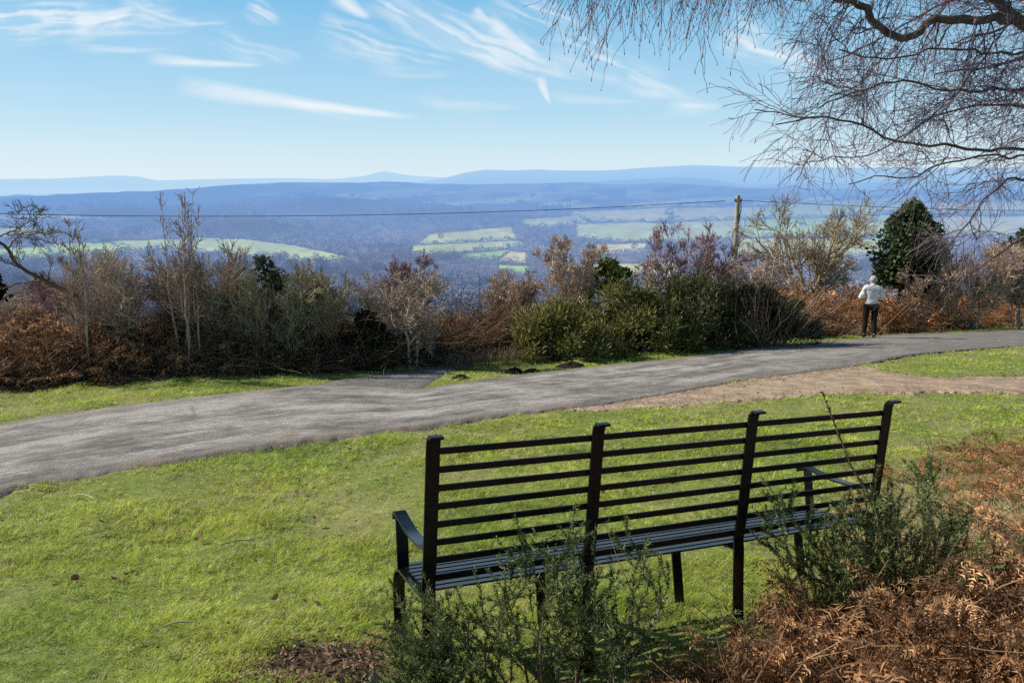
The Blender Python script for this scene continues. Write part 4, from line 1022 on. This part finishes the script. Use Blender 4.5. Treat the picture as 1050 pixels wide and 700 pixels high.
# foreground bracken along the bottom right and the flattened patch beyond the bench
n = 2300; x = rng.uniform(-.05, 2.6, n); y = rng.uniform(1.3, 3.1, n)
lim = np.interp(x, [-.1, .25, .6, 1.0, 1.5, 2.0, 2.6], [1.80, 1.92, 2.08, 2.35, 2.75, 3.0, 3.1]); k = y < lim+.1*rng.normal(size=n); B = np.stack([x, y], -1)[k]
hf = lambda x, y: np.interp(x, [-.1, .5, 1.0, 1.6, 2.6], [.06, .16, .30, .42, .50])*(.7+.8*fbm(x*2.5, y*2.5, 97, 3))
bank('bracken_patch', 'crumpled rust brown dead bracken filling the near right corner', near_f, B, hf, .66, (.88, .86, .86), (-.3, 1.1), stems=800, stemL=.5, sr=.0032, stemc=(.42, .29, .18))
n = 2300; x = rng.uniform(1.1, 5.8, n); y = rng.uniform(2.7, 6.3, n)
k = fbm(x*.9, y*.9, 98, 3)+.95*sm(-.5, 1.1, x-.50*y-.1)-.5*sm(5.2, 6.2, y) > .42+rng.normal(0, .16, n); B = np.stack([x, y], -1)[k]
bank('bracken_patch', 'trampled bracken lying on the grass beyond the right end of the bench', near_f, B, lambda x, y: .05+.10*np.clip(fbm(x*1.2, y*1.2, 99, 2)+.3, 0, 1)+.30*sm(.9, 1.9, x-.5*y), .58, (1.1, 1.04, 1.0), (.3, 1.4), stems=900, stemc=(.50, .38, .24), stemL=.5, sr=.003)

# ------------------------------------------------------------------ grass
rng = np.random.default_rng(117)
def blades(mb, n, d0, d1, az0=-47, az1=47, hs=1., col=None, mask=None, hedge_off=0.):
    a = R_(1)*rng.uniform(az0, az1, n); d = np.exp(rng.uniform(math.log(d0), math.log(d1), n)); x, y = np.sin(a)*d, np.cos(a)*d
    k = ~off_grass(x, y) & (y < hedge_y(x)+hedge_off)
    k &= (np.hypot((x-soil_c[0])/.30, (y-soil_c[1])/.2)+.5*fbm(x*5, y*5, 24, 3) > rng.uniform(.35, 1.1, n))
    clump = fbm(x*2.6, y*2.6, 101, 3); fine = fbm(x*11, y*11, 102, 2)
    k &= (rng.uniform(-.8, .5, n) < clump*.8+fine*.8+.25) | (rng.uniform(0, 1, n) < .45)
    straw = sm(-.45, .45, x-.5*y-.1+.5*fbm(x, y, 23, 3))*(1-sm(5.2, 6.6, y))
    k &= rng.uniform(0, 1, n) > straw*.45
    k &= rng.uniform(0, 1, n) > sm(2.3, 1.9, y)*sm(-.3, .1, x)*.8
    x, y, d, clump, fine, straw = x[k], y[k], d[k], clump[k], fine[k], straw[k]; n = len(x)
    tone = 1+(rng.uniform(.5, 1.42, n)-1)*np.clip(6/d, .4, 1)*(1+.25*fbm(x*6, y*6, 105, 2)); nb = 8
    q = np.clip(.6+.75*fbm(x*.8, y*.8, 103, 4)+.3*clump+rng.normal(0, .2, n), 0, 1)
    dryp = rng.uniform(0, 1, n) < .12+.5*straw+.30*np.clip(-clump, 0, 1)+.3*np.clip(fbm(x*1.9, y*1.9, 104, 3), 0, 1)
    Ht = hs*(.012+.040*np.clip(clump+.28, 0, 1.3))*rng.uniform(.7, 1.6, n)
    x, y, d, tone, q, dryp, Ht = [np.repeat(v, nb) for v in (x, y, d, tone, q, dryp, Ht)]; n = len(x)
    ph = rng.uniform(0, 2*PI, n); le = rng.uniform(.15, 1.5, n); sr = .012*(1+.12*d)*rng.uniform(.1, 1, n)
    x = x+np.cos(ph)*sr; y = y+np.sin(ph)*sr; ok = ~off_grass(x+rng.normal(0, .06, n), y+rng.normal(0, .08, n))
    x, y, d, tone, q, dryp, Ht, ph, le = [v[ok] for v in (x, y, d, tone, q, dryp, Ht, ph, le)]; n = len(x)
    z = ground(x, y)
    H = Ht*rng.uniform(.6, 1.25, n)*(1+.05*np.clip(d-3, 0, 12)); wd = np.maximum(.0019, .00058*d)*rng.uniform(.7, 1.4, n)
    D = norm(np.stack([np.cos(ph)*le, np.sin(ph)*le, np.ones(n)], -1)); b = np.stack([-np.sin(ph), np.cos(ph), 0*ph], -1)
    p = np.stack([x, y, z-.006+lawn_h(x, y)], -1); bend = np.stack([np.cos(ph), np.sin(ph), -.35+0*ph], -1)
    m_ = p+D*(H*.6)[:, None]; tip = m_+norm(D+bend*.9)*(H*.55)[:, None]
    V = np.stack([p, m_-b*wd[:, None]*.5, m_+b*wd[:, None]*.5, tip], 1).reshape(-1, 3)
    Q = np.arange(4*n).reshape(n, 4)[:, [0, 1, 3, 2]]
    c = np.array([.25, .40, .045])*(1-q[:, None])+np.array([.74, .84, .15])*q[:, None]
    c = np.where(dryp[:, None], np.array([.80, .68, .42]), c)*(tone*rng.uniform(.75, 1.2, n))[:, None]
    mb.add(V, Q, None, np.repeat(np.minimum(c, .9), 4, 0))
mb = MB(); blades(mb, 84000, 1.7, 7.5); blades(mb, 62000, 6.5, 26, hs=.9, hedge_off=.25)
tag(mb.build('grass', M['grass']), kind='stuff')
# longer bleached tufts on the corner and along the hedge
mb = MB(); cen = []
for q in [(468, 378), (480, 370), (492, 375), (512, 372), (532, 371), (556, 369), (735, 356), (600, 366), (880, 345), (620, 364), (566, 369)]:
    cen.append(gpx(*q))
cen = np.array(cen); k = np.repeat(np.arange(len(cen)), 130); n = len(k); x = cen[k, 0]+rng.normal(0, .13, n); y = cen[k, 1]+rng.normal(0, .10, n); z = ground(x, y)
ph = rng.uniform(0, 2*PI, n); le = rng.uniform(.05, .6, n); D = norm(np.stack([np.cos(ph)*le, np.sin(ph)*le, np.ones(n)], -1)); H = rng.uniform(.12, .38, n)[:, None]; b = np.stack([-np.sin(ph), np.cos(ph), 0*ph], -1)*.006
p = np.stack([x, y, z-.02], -1); m_ = p+D*H*.6; tip = m_+norm(D+np.stack([np.cos(ph), np.sin(ph), -.2+0*ph], -1)*.6)*H*.5
mb.add(np.stack([p, m_-b, tip, m_+b], 1).reshape(-1, 3), np.arange(4*n).reshape(n, 4), None, np.repeat(np.array([.34, .28, .17])*rng.uniform(.5, 1.2, (n, 1)), 4, 0))
tag(mb.build('dry_grass', M['grass']), kind='stuff')
# dry stalks standing in the straw right of the bench
mb = MB(); n = 260; x = rng.uniform(1.5, 4.6, n); y = rng.uniform(3., 6.5, n); z = ground(x, y); P = np.zeros((n, 5, 3)); P[:, 0] = np.stack([x, y, z-.02], -1); D = norm(rng.normal(size=(n, 3))*.45+np.array([0, 0, 1.])); L_ = rng.uniform(.1, .42, n)/4
for k in range(1, 5): D = norm(D+rng.normal(0, .15, (n, 3))); P[:, k] = P[:, k-1]+D*L_[:, None]
tubes(mb, P, np.broadcast_to(np.linspace(.0028, .0012, 5), (n, 5)), 3, np.array([.36, .25, .15])*rng.uniform(.5, 1.3, (n, 1)))
tag(mb.build('dry_stalks', M['bracken']), kind='stuff')

# grit and small stones washed to the edges of the road and over the bare track
mb = MB(); n = 5200; e = np.concatenate([poly(road_near, 400), poly(road_far, 400), poly(dirt_near, 300), poly(dirt_far, 300)]); k = rng.integers(0, len(e), n)
x = e[k, 0]+rng.normal(0, .28, n); y = e[k, 1]+rng.normal(0, .26, n); z = ground_base(x, y)+.02; r_ = rng.uniform(.003, .011, n)*np.clip(y/7, .7, 2)
oc = np.array([[1, 0, 0], [0, 1, 0], [-1, 0, 0], [0, -1, 0], [0, 0, .8]])[None]*rng.uniform(.6, 1.3, (n, 5, 1))
mb.add((np.stack([x, y, z], -1)[:, None]+oc*r_[:, None, None]).reshape(-1, 3), None, (np.array([[0, 1, 4], [1, 2, 4], [2, 3, 4], [3, 0, 4]])[None]+(np.arange(n)*5)[:, None, None]).reshape(-1, 3), np.repeat(np.array([.36, .31, .26])*rng.uniform(.3, 1.5, (n, 1)), 5, 0))
tag(mb.build('road_grit', M['bracken']), kind='stuff')
# crumbs of bracken and bark on the soil by the bench
mb = MB(); n = 2600; k = rng.uniform(size=n) < .45
x = np.where(k, soil_c[0]+rng.normal(0, .28, n), rng.uniform(-.1, 2.6, n)); y = np.where(k, soil_c[1]+rng.normal(0, .16, n), rng.uniform(1.7, 3.1, n)); z = ground(x, y)+lawn_h(x, y)+.012
a = rv(n)*np.array([1, 1, .35]); b_ = norm(np.cross(a, rv(n)))*rng.uniform(.002, .007, (n, 1)); a = a*rng.uniform(.006, .028, (n, 1)); c = np.stack([x, y, z], -1)
mb.add(np.stack([c-a, c+b_, c+a, c-b_], 1).reshape(-1, 3), np.arange(4*n).reshape(n, 4), None, np.repeat(np.array([.36, .25, .16])*rng.uniform(.3, 1.6, (n, 1)), 4, 0))
n = 420; x = rng.uniform(-3.6, 3.6, n); y = rng.uniform(2.2, 7.5, n); kk = ~off_grass(x, y); x, y = x[kk], y[kk]; n = len(x); z = ground(x, y)+lawn_h(x, y)+.035
a = rv(n)*np.array([1, 1, .5]); b_ = norm(np.cross(a, rv(n)))*rng.uniform(.003, .014, (n, 1)); a = a*rng.uniform(.008, .03, (n, 1)); c = np.stack([x, y, z], -1)
mb.add(np.stack([c-a, c+b_, c+a, c-b_], 1).reshape(-1, 3), np.arange(4*n).reshape(n, 4), None, np.repeat(np.array([.34, .23, .15])*rng.uniform(.3, 1.7, (n, 1)), 4, 0))
tag(mb.build('leaf_litter', M['bracken']), kind='stuff')

# ------------------------------------------------------------------ molehills, stones, leaves, fallen sticks
rng = np.random.default_rng(118)
def lump(name, label, cat, q, w, dpt, h, m, seed, group=None, res=34, rough=.5):
    g = gpx(*q); z = float(ground(*g)); mb = MB(); a = np.linspace(0, 2*PI, res+1)[:-1]; t = np.linspace(0, 1, 14)
    A_, T = np.meshgrid(a, t, indexing='ij'); rad = T*(1+.35*fbm(np.cos(A_)*2, np.sin(A_)*2, seed, 2))
    x = np.cos(A_)*rad*w/2; y = np.sin(A_)*rad*dpt/2
    hh = h*np.clip(1-T**2, 0, 1)**.8*(1+rough*fbm(x/w*6, y/w*6, seed+1, 3)) + h*.22*rough*fbm(x/w*16, y/w*16, seed+2, 2)*(1-T**4)-.025*T
    V = np.stack([x, y, hh], -1); idx = np.arange(res*14).reshape(res, 14); nx = np.roll(idx, -1, 0)
    mb.add(V, np.stack([idx[:, :-1], idx[:, 1:], nx[:, 1:], nx[:, :-1]], -1).reshape(-1, 4)); o = mb.build(name, m, None, False)
    o.location = (g[0], g[1], z); return tag(o, label, cat, group)
lump('molehill', 'dark molehill nearest the tip of the grass corner', 'molehill', (472, 388), .34, .3, .06, M['soil'], 201, 'molehills on the roadside grass')
lump('molehill', 'dark molehill in the middle of the row by the road', 'molehill', (527, 381), .40, .36, .085, M['soil'], 204, 'molehills on the roadside grass')
lump('molehill', 'dark molehill just right of the middle one at the road edge', 'molehill', (545, 381.5), .36, .3, .07, M['soil'], 207, 'molehills on the roadside grass')
lump('molehill', 'highest dark molehill against the dry stalks under the gorse', 'molehill', (586, 375.5), .6, .5, .09, M['soil'], 210, 'molehills on the roadside grass')
lump('stone', 'biggest pale stone at the edge of the bare soil by the bench foot', 'stone', (383, 696), .085, .075, .045, M['stone'], 221, 'stones on the bare soil', rough=.8)
for i, (q, s, lab) in enumerate([((343, 681), .035, 'flat pale stone in the middle of the bare soil'), ((353, 676), .03, 'small grey stone at the back of the bare soil'), ((330, 690), .022, 'tiny stone at the front of the bare soil'), ((361, 684), .026, 'small stone nearest the largest stone'), ((300, 684), .03, 'lone stone at the left of the bare soil')]):
    lump('stone', lab, 'stone', q, s, s*.8, s*.45, M['stone'], 230+i*3, 'stones on the bare soil', 14, .8)
M['dead_leaf'] = mat('dead_leaf', (.26, .15, .09), .8, .4, 30, transl=.2)
for i, (q, lab) in enumerate([((79, 600), 'curled brown leaf alone low on the left lawn'), ((359, 463), 'brown leaf on the lawn near the road edge'), ((281, 620), 'brown leaf halfway between the left edge and the bench'), ((120, 598), 'small brown leaf right of the curled leaf'), ((322, 536), 'brown leaf in the middle of the lawn'), ((205, 555), 'pale leaf on the left lawn below the fallen stick')]):
    g = gpx(*q); mb = MB(); L = .05; ns = 9; t = np.linspace(0, 1, ns); wd = .36*L*np.sin(PI*t**.8)+.001; V = []
    for s_ in (-1, 0, 1): V.append(np.stack([(t-.5)*L, s_*wd, .012*(2*t-1)**2+.012*abs(s_)*np.sin(3*t+i)], -1))
    V = np.concatenate(V); j_ = np.arange(ns-1); mb.add(V, np.concatenate([np.stack([j_, j_+1, ns+j_+1, ns+j_], 1), np.stack([ns+j_, ns+j_+1, 2*ns+j_+1, 2*ns+j_], 1)]))
    o = mb.build('fallen_leaf', M['dead_leaf']); o.location = (g[0], g[1], float(ground(*g))+.035); o.rotation_euler = (.4, .3*(-1)**i, i*1.3); tag(o, lab, 'leaf', 'fallen leaves on the lawn')
for a, b_, lab in [((80, 514), (97, 517.5), 'short pale stick lying on the lawn near the road'), ((168, 655), (196, 650), 'thin pale stick on the lawn low left'), ((226, 565), (262, 560), 'thin straw stick in the middle of the lawn')]:
    p, q = gpx(*a), gpx(*b_); P = poly([(p[0], p[1], float(ground(*p))+.045), ((p[0]+q[0])/2, (p[1]+q[1])/2+.01, float(ground(*((p+q)/2)))+.05), (q[0], q[1], float(ground(*q))+.045)], 8)
    mb = MB(); tubes(mb, P[None], np.full((1, 8), .004), 5, np.array([[.42, .35, .25]])); tag(mb.build('fallen_stick', M['twig']), lab, 'stick', 'fallen sticks on the lawn')

# ------------------------------------------------------------------ the birch whose boughs hang in from the right
rng = np.random.default_rng(119)
bt = np.array([8.6, 8.2]); bz = float(ground_base(*bt))
birch = thing('birch_tree', 'weeping birch with dark crooked boughs and purple hanging twigs reaching in from the right', 'tree', (bt[0], bt[1], bz))
bo = np.array([bt[0], bt[1], bz])
def rb(px_, py_, d): r = ray(px_, py_); return np.array([r[0]/r[1]*d, d, EYE+r[2]/r[1]*d])-bo
trunk = poly([(0, 0, -.3), (.05, .02, 1.5), (-.1, .05, 3.2), (-.05, 0, 5.), (.1, .1, 7.), (.15, 0, 9.)], 26, .01)
limbs = [  # boughs, with their thickness
    (poly([trunk[11], rb(1110, 62, 7.8), rb(1052, 24, 7.6), rb(1022, 20, 7.5), rb(998, 22, 7.45), rb(952, 22, 7.4), rb(943, 33, 7.35), rb(928, 37, 7.3), rb(912, 32, 7.3), rb(897, 25, 7.25), rb(889, 8, 7.2), rb(866, 0, 7.1), rb(835, -8, 7.0), rb(780, -25, 6.9), rb(725, -40, 6.8), rb(650, -28, 6.7)], 70), .075, .012),
    (poly([trunk[12], rb(1100, 55, 7.9), rb(1048, 20, 7.8), rb(1018, -2, 7.7), rb(960, -45, 7.5), rb(860, -80, 7.2), rb(760, -90, 7.0), rb(715, -75, 6.8), rb(645, -50, 6.6), rb(590, -14, 6.5)], 60), .085, .012),
    (poly([trunk[9], rb(1120, 80, 7.3), rb(1052, 57, 7.1), rb(1020, 56, 7.), rb(1000, 50, 6.9), rb(985, 51, 6.9), rb(950, 52, 6.8), rb(905, 60, 6.7), rb(860, 52, 6.6)], 50), .026, .006),
    (poly([trunk[8], rb(1120, 90, 7.6), rb(1052, 91, 7.4), rb(1010, 92, 7.3), rb(972, 93, 7.2), rb(945, 87, 7.2), rb(922, 84, 7.1), rb(880, 92, 7.0), rb(840, 110, 6.9)], 50), .028, .006),
    (poly([trunk[7], rb(1120, 160, 7.2), rb(1050, 153, 7.0), rb(1010, 155, 6.9), rb(975, 150, 6.8), rb(945, 147, 6.75), rb(905, 141, 6.7), rb(880, 126, 6.6), rb(845, 120, 6.5), rb(800, 130, 6.4)], 50), .032, .006),
    (poly([trunk[7], rb(1110, 190, 7.8), rb(1052, 185, 7.6), rb(1036, 182, 7.5), rb(1018, 197, 7.4), rb(1000, 215, 7.3), rb(985, 240, 7.2), rb(960, 262, 7.1)], 40), .028, .005),
    (poly([trunk[7], rb(1100, 170, 8.0), rb(1040, 160, 7.9), rb(990, 163, 7.8), rb(960, 170, 7.7), rb(930, 184, 7.6), rb(905, 180, 7.5), rb(870, 190, 7.4)], 40), .024, .005),
    (poly([trunk[6], rb(1130, 230, 7.0), rb(1070, 235, 6.8), rb(1040, 250, 6.7), rb(1015, 268, 6.6), rb(995, 282, 6.5), rb(975, 300, 6.4)], 40), .022, .004),
    (poly([trunk[13], rb(1130, -30, 8.6), rb(1000, -90, 8.6), rb(880, -110, 8.4), rb(780, -70, 8.2), rb(720, -20, 8.1)], 40), .05, .01),
    (poly([trunk[14], rb(1150, -90, 7.), rb(1000, -140, 6.2), rb(850, -130, 5.8), rb(760, -90, 5.6), rb(700, -40, 5.6)], 40), .05, .01),
    (poly([trunk[10], rb(1150, 20, 9.0), rb(1070, -10, 9.2), rb(980, 0, 9.3), rb(900, 40, 9.2), rb(840, 70, 9.0)], 40), .03, .006),
    (poly([trunk[7], rb(1150, 150, 8.8), rb(1060, 110, 9.0), rb(970, 115, 9.0), rb(900, 155, 8.8), rb(830, 165, 8.6)], 40), .026, .005),
]
mb = MB(); tubes(mb, trunk[None], np.linspace(.24, .09, 26)[None], 14); mb.build('trunk', M['birch_bark'], birch, True)
LP, LRd = [], []
for k, (P, r0, r1) in enumerate(limbs):
    P = P+np.concatenate([[[0, 0, 0]], rng.normal(0, .012, (len(P)-1, 3))]); q = np.linspace(0, 1, len(P)); Rr = (r0*(1-q)+r1*q)*(1+.15*vn(q*30, q*0+k, 5))
    mb = MB(); tubes(mb, P[None], Rr[None], 9 if r0 > .04 else 6); mb.build('bough', M['birch_bark'], birch, True)
    i = np.linspace(0, len(P)-1, 40).astype(int); LP.append(P[i]); LRd.append(Rr[i])
LP, LRd = np.array(LP), np.array(LRd)
mb = MB()
BC = np.array([.19, .13, .175])
lo = [4, 5, 6, 7, 11]; hi = [0, 1, 2, 3, 8, 9, 10]
def prune(P, R2):
    # nothing hangs low over the open road
    qx, qy = project(P+bo); k = ~((qx < 925) & (qy > 228)).any(1) & ~((qx < 985) & (qy > 300)).any(1)
    return P[k], R2[k]
bl, ql = grow(LP[lo], LRd[lo], 8, .2, 1., .75, .85, 10, .22, (-.05, -.01, .0), .34, .0045, .45)
b1, q1 = grow(LP[hi], LRd[hi], 15, .2, 1., .8, 1.25, 10, .22, (-.05, -.01, -.01), .34, .0045, .45)
b1 = np.concatenate([b1, bl]); q1 = np.concatenate([q1, ql]); b1, q1 = prune(b1, q1)
tubes(mb, b1, q1, 4, np.array([.17, .135, .125])*rng.uniform(.6, 1.7, (len(b1), 1)))
b2, q2 = grow(b1, q1, 7, .15, 1., .75, .75, 8, .2, (-.03, 0, -.03), .5, .0027, .4)
b2, q2 = prune(b2, q2)
tubes(mb, b2, q2, 3, BC*rng.uniform(.6, 1.5, (len(b2), 1)))
b3, q3 = grow(b2, q2, 7, .15, 1., .75, .42, 7, .14, (-.02, 0, -.07), .6, .0018, .35)
b3, q3 = prune(b3, q3)
tubes(mb, b3, q3, 3, BC*rng.uniform(.6, 1.5, (len(b3), 1)))
# long hanging strings from the high boughs
hg, qh = grow(np.concatenate([LP[[0, 1, 8, 9]][:, 18:], LP[[0, 1, 8, 9]][:, 18:]]), np.concatenate([LRd[[0, 1, 8, 9]][:, 18:]]*2), 26, .1, 1., 1.1, .85, 12, .10, (-.03, 0, -.22), .2, .0026, .2)
tubes(mb, hg, qh, 3, BC*rng.uniform(.7, 1.4, (len(hg), 1)))
h2, qh2 = grow(hg, qh, 9, .15, 1., .6, .30, 6, .14, (-.02, 0, -.14), .7, .0019, .2)
tubes(mb, h2, qh2, 3, BC*rng.uniform(.7, 1.4, (len(h2), 1)))
mb.build('hanging_twigs', M['birch_twig'], birch)
# catkins and buds at the twig tips
sel = b3[rng.uniform(size=len(b3)) < .22]; mb = MB(); tips = np.concatenate([h2[:, -1], sel[:, -1]]); dr = norm(np.concatenate([h2[:, -1]-h2[:, -2], sel[:, -1]-sel[:, -2]])+np.array([0, 0, -.6]))
L_ = rng.uniform(.012, .035, len(tips)); PT = tips[:, None]+dr[:, None]*(np.linspace(0, 1, 4)[None]*L_[:, None])[..., None]
tubes(mb, PT, np.broadcast_to(np.array([.002, .0045, .0045, .0015]), (len(tips), 4)), 3, np.array([.13, .065, .075])*rng.uniform(.6, 1.4, (len(tips), 1)))
mb.build('catkins', M['twig'], birch)

# ------------------------------------------------------------------ sky, sun, camera
rng = np.random.default_rng(120)
SUN_EL, SUN_AZ = 34., -78.          # degrees above the horizon, left of the view direction
w_ = bpy.data.worlds.new('World'); bpy.context.scene.world = w_; w_.use_nodes = True; nt = w_.node_tree; nt.nodes.clear(); N = NT(nt)
sky = N.n('ShaderNodeTexSky', sky_type='NISHITA', sun_disc=False); sky.sun_elevation = R_(SUN_EL); sky.sun_rotation = R_(SUN_AZ)
sky.altitude = 250; sky.air_density = 1.0; sky.dust_density = .6; sky.ozone_density = 2.
s = N.n('ShaderNodeSeparateXYZ'); N.put(s.inputs[0], N.n('ShaderNodeTexCoord').outputs['Generated'])
el = N.math('MULTIPLY', s.outputs[2], 57.29578)
grad = N.ramp(N.mapr(el, 0, 40), [(0, (.78, .90, .975)), (.07, (.64, .835, .95)), (.14, (.47, .74, .92)), (.33, (.21, .545, .85)), (.5, (.09, .22, .40)), (.75, (.04, .09, .17)), (1, (.03, .07, .13))])
gs = N.n('ShaderNodeVectorMath', operation='SCALE'); N.put(gs.inputs[0], grad); gs.inputs['Scale'].default_value = 10.
skyc = N.mix(.9, sky.outputs[0], gs.outputs[0])
bg = N.n('ShaderNodeBackground'); N.put(bg.inputs[0], skyc); bg.inputs[1].default_value = .10
nt.links.new(bg.outputs[0], N.n('ShaderNodeOutputWorld').inputs[0])
# high cirrus and old contrails: a thin sheet of ice cloud far overhead, its density kept per vertex
CW = 1.4
CL = [  # from, to (pixels), half width, strength, raggedness
    ((178, 88), (432, 122), 8, .95, .3), ((-70, 26), (190, 10), 24, .9, .9), ((70, 24), (250, 18), 13, .75, .9), ((115, 2), (205, 26), 9, .5, .8),
    ((66, 47), (170, 55), 4, .5, .6), ((148, 61), (272, 67), 5, .85, .4), ((210, 36), (310, 64), 15, .42, 1.), ((252, 2), (292, 26), 12, .55, 1.), ((325, 20), (470, 64), 26, .55, 1.),
    ((375, -10), (535, 76), 15, .9, .75), ((340, -6), (380, 20), 8, .9, .4), ((405, -12), (560, 72), 12, .6, .9), ((498, 20), (552, 58), 7, .95, .35), ((484, 10), (503, 26), 6, .9, .4), ((470, 30), (610, 80), 24, .6, .9), ((552, 78), (565, 108), 4.5, .9, .3),
    ((425, 103), (540, 112), 6, .4, .6), ((560, 99), (660, 104), 5, .4, .5), ((680, 106), (745, 110), 9, .6, .6), ((560, 40), (680, 84), 22, .55, .9), ((640, 78), (700, 98), 12, .55, .8), ((735, 26), (840, 70), 20, .75, .8), ((500, -15), (600, 30), 20, .55, .9), ((790, 60), (900, 95), 14, .35, .9), ((380, 72), (470, 78), 8, .25, .9), ((300, 112), (385, 124), 5, .2, .7)]
gx, gy = np.meshgrid(np.arange(-140, 1191, 1.5), np.arange(-60, 150, 1.1), indexing='ij')
wx = gx+9*fbm(gx*.02, gy*.05, 301, 4); wy_ = gy+5*fbm(gx*.022, gy*.06, 302, 4)
dens = np.zeros(gx.shape)
for i, (a, b_, hw, st, rg) in enumerate(CL):
    L2 = math.hypot(b_[0]-a[0], b_[1]-a[1])/2; ca, sa = (b_[0]-a[0])/2/L2, (b_[1]-a[1])/2/L2
    X_, Y_ = (wx, wy_) if rg > .45 else (gx+.3*(wx-gx), gy+.3*(wy_-gy))
    dx, dy = X_-(a[0]+b_[0])/2, Y_-(a[1]+b_[1])/2; uu = (dx*ca+dy*sa)/L2; vv = (-dx*sa+dy*ca)/(hw*CW)
    vv = vv+(uu*uu-.4)*.35*(1 if rg > .45 else .5); wid = .5-.3*uu
    mk = np.clip(1-np.abs(vv/np.maximum(wid*1.5, .1))**1.5, 0, 1)*np.clip(1-np.abs(uu)**3, 0, 1)
    al = (dx*ca+dy*sa); ac = (-dx*sa+dy*ca)
    nz = fbm(al*.016+i*7, ac*.24, 310+i, 6)*.68+fbm(al*.05+i*3, ac*.06, 350+i, 5)*.32
    mk = mk*(1-rg+rg*sm(-.28, .42, nz))*st
    dens = dens+mk-dens*mk
dens += (1-dens)*.10*sm(-.1, .8, fbm(gx*.006, gy*.03, 390, 4))
rx = (gx-525)/F; rb_ = -(gy-350)/F; D = norm(np.stack([rx, CP+rb_*SP, -SP+rb_*CP], -1))
mb = MB(); n, m = gx.shape; idx = np.arange(n*m).reshape(n, m); fade = sm(0, 60, gx+140)*sm(0, 60, 1190-gx)*sm(0, 30, gy+60)
mb.add((D*60000).reshape(-1, 3), np.stack([idx[:-1, :-1], idx[1:, :-1], idx[1:, 1:], idx[:-1, 1:]], -1).reshape(-1, 4), None, np.repeat((dens*fade).reshape(-1, 1), 3, 1))
m, nt = newmat('ice_cloud'); N = NT(nt); a = N.n('ShaderNodeAttribute', attribute_name='Col').outputs['Fac']
e = N.n('ShaderNodeEmission'); e.inputs[0].default_value = (.93, .97, 1, 1); e.inputs[1].default_value = .97
x = N.n('ShaderNodeMixShader'); N.put(x.inputs[0], a); nt.links.new(N.n('ShaderNodeBsdfTransparent').outputs[0], x.inputs[1]); nt.links.new(e.outputs[0], x.inputs[2]); N.out(x.outputs[0])
m.cycles.emission_sampling = 'NONE'
tag(mb.build('sky_clouds', m, None, True), kind='structure')

sl = bpy.data.lights.new('sun', 'SUN'); sl.energy = 5.0; sl.angle = R_(.53); sl.color = (1., .92, .79); so = bpy.data.objects.new('sun', sl); C.objects.link(so)
dv = Vector((math.sin(R_(SUN_AZ))*math.cos(R_(SUN_EL)), math.cos(R_(SUN_AZ))*math.cos(R_(SUN_EL)), math.sin(R_(SUN_EL))))
so.rotation_euler = dv.to_track_quat('Z', 'Y').to_euler(); so.location = (0, 0, 40)
cd = bpy.data.cameras.new('camera'); cam = bpy.data.objects.new('camera', cd); C.objects.link(cam); bpy.context.scene.camera = cam
cam.location = (0, 0, EYE); cam.rotation_euler = (PI/2-PITCH, 0, 0); cd.sensor_fit = 'HORIZONTAL'; cd.sensor_width = 36.; cd.lens = 36.*F/1050.; cd.clip_start = .05; cd.clip_end = 90000
sc_ = bpy.context.scene; sc_.view_settings.view_transform = 'Standard'; sc_.view_settings.look = 'None'; sc_.view_settings.exposure = 0; sc_.view_settings.gamma = 1
sc_.cycles.max_bounces = 4; sc_.cycles.diffuse_bounces = 2; sc_.cycles.glossy_bounces = 1; sc_.cycles.transmission_bounces = 2; sc_.cycles.transparent_max_bounces = 6
sc_.cycles.use_adaptive_sampling = True; sc_.cycles.adaptive_threshold = .02; sc_.cycles.use_denoising = False; sc_.cycles.caustics_reflective = False; sc_.cycles.caustics_refractive = False
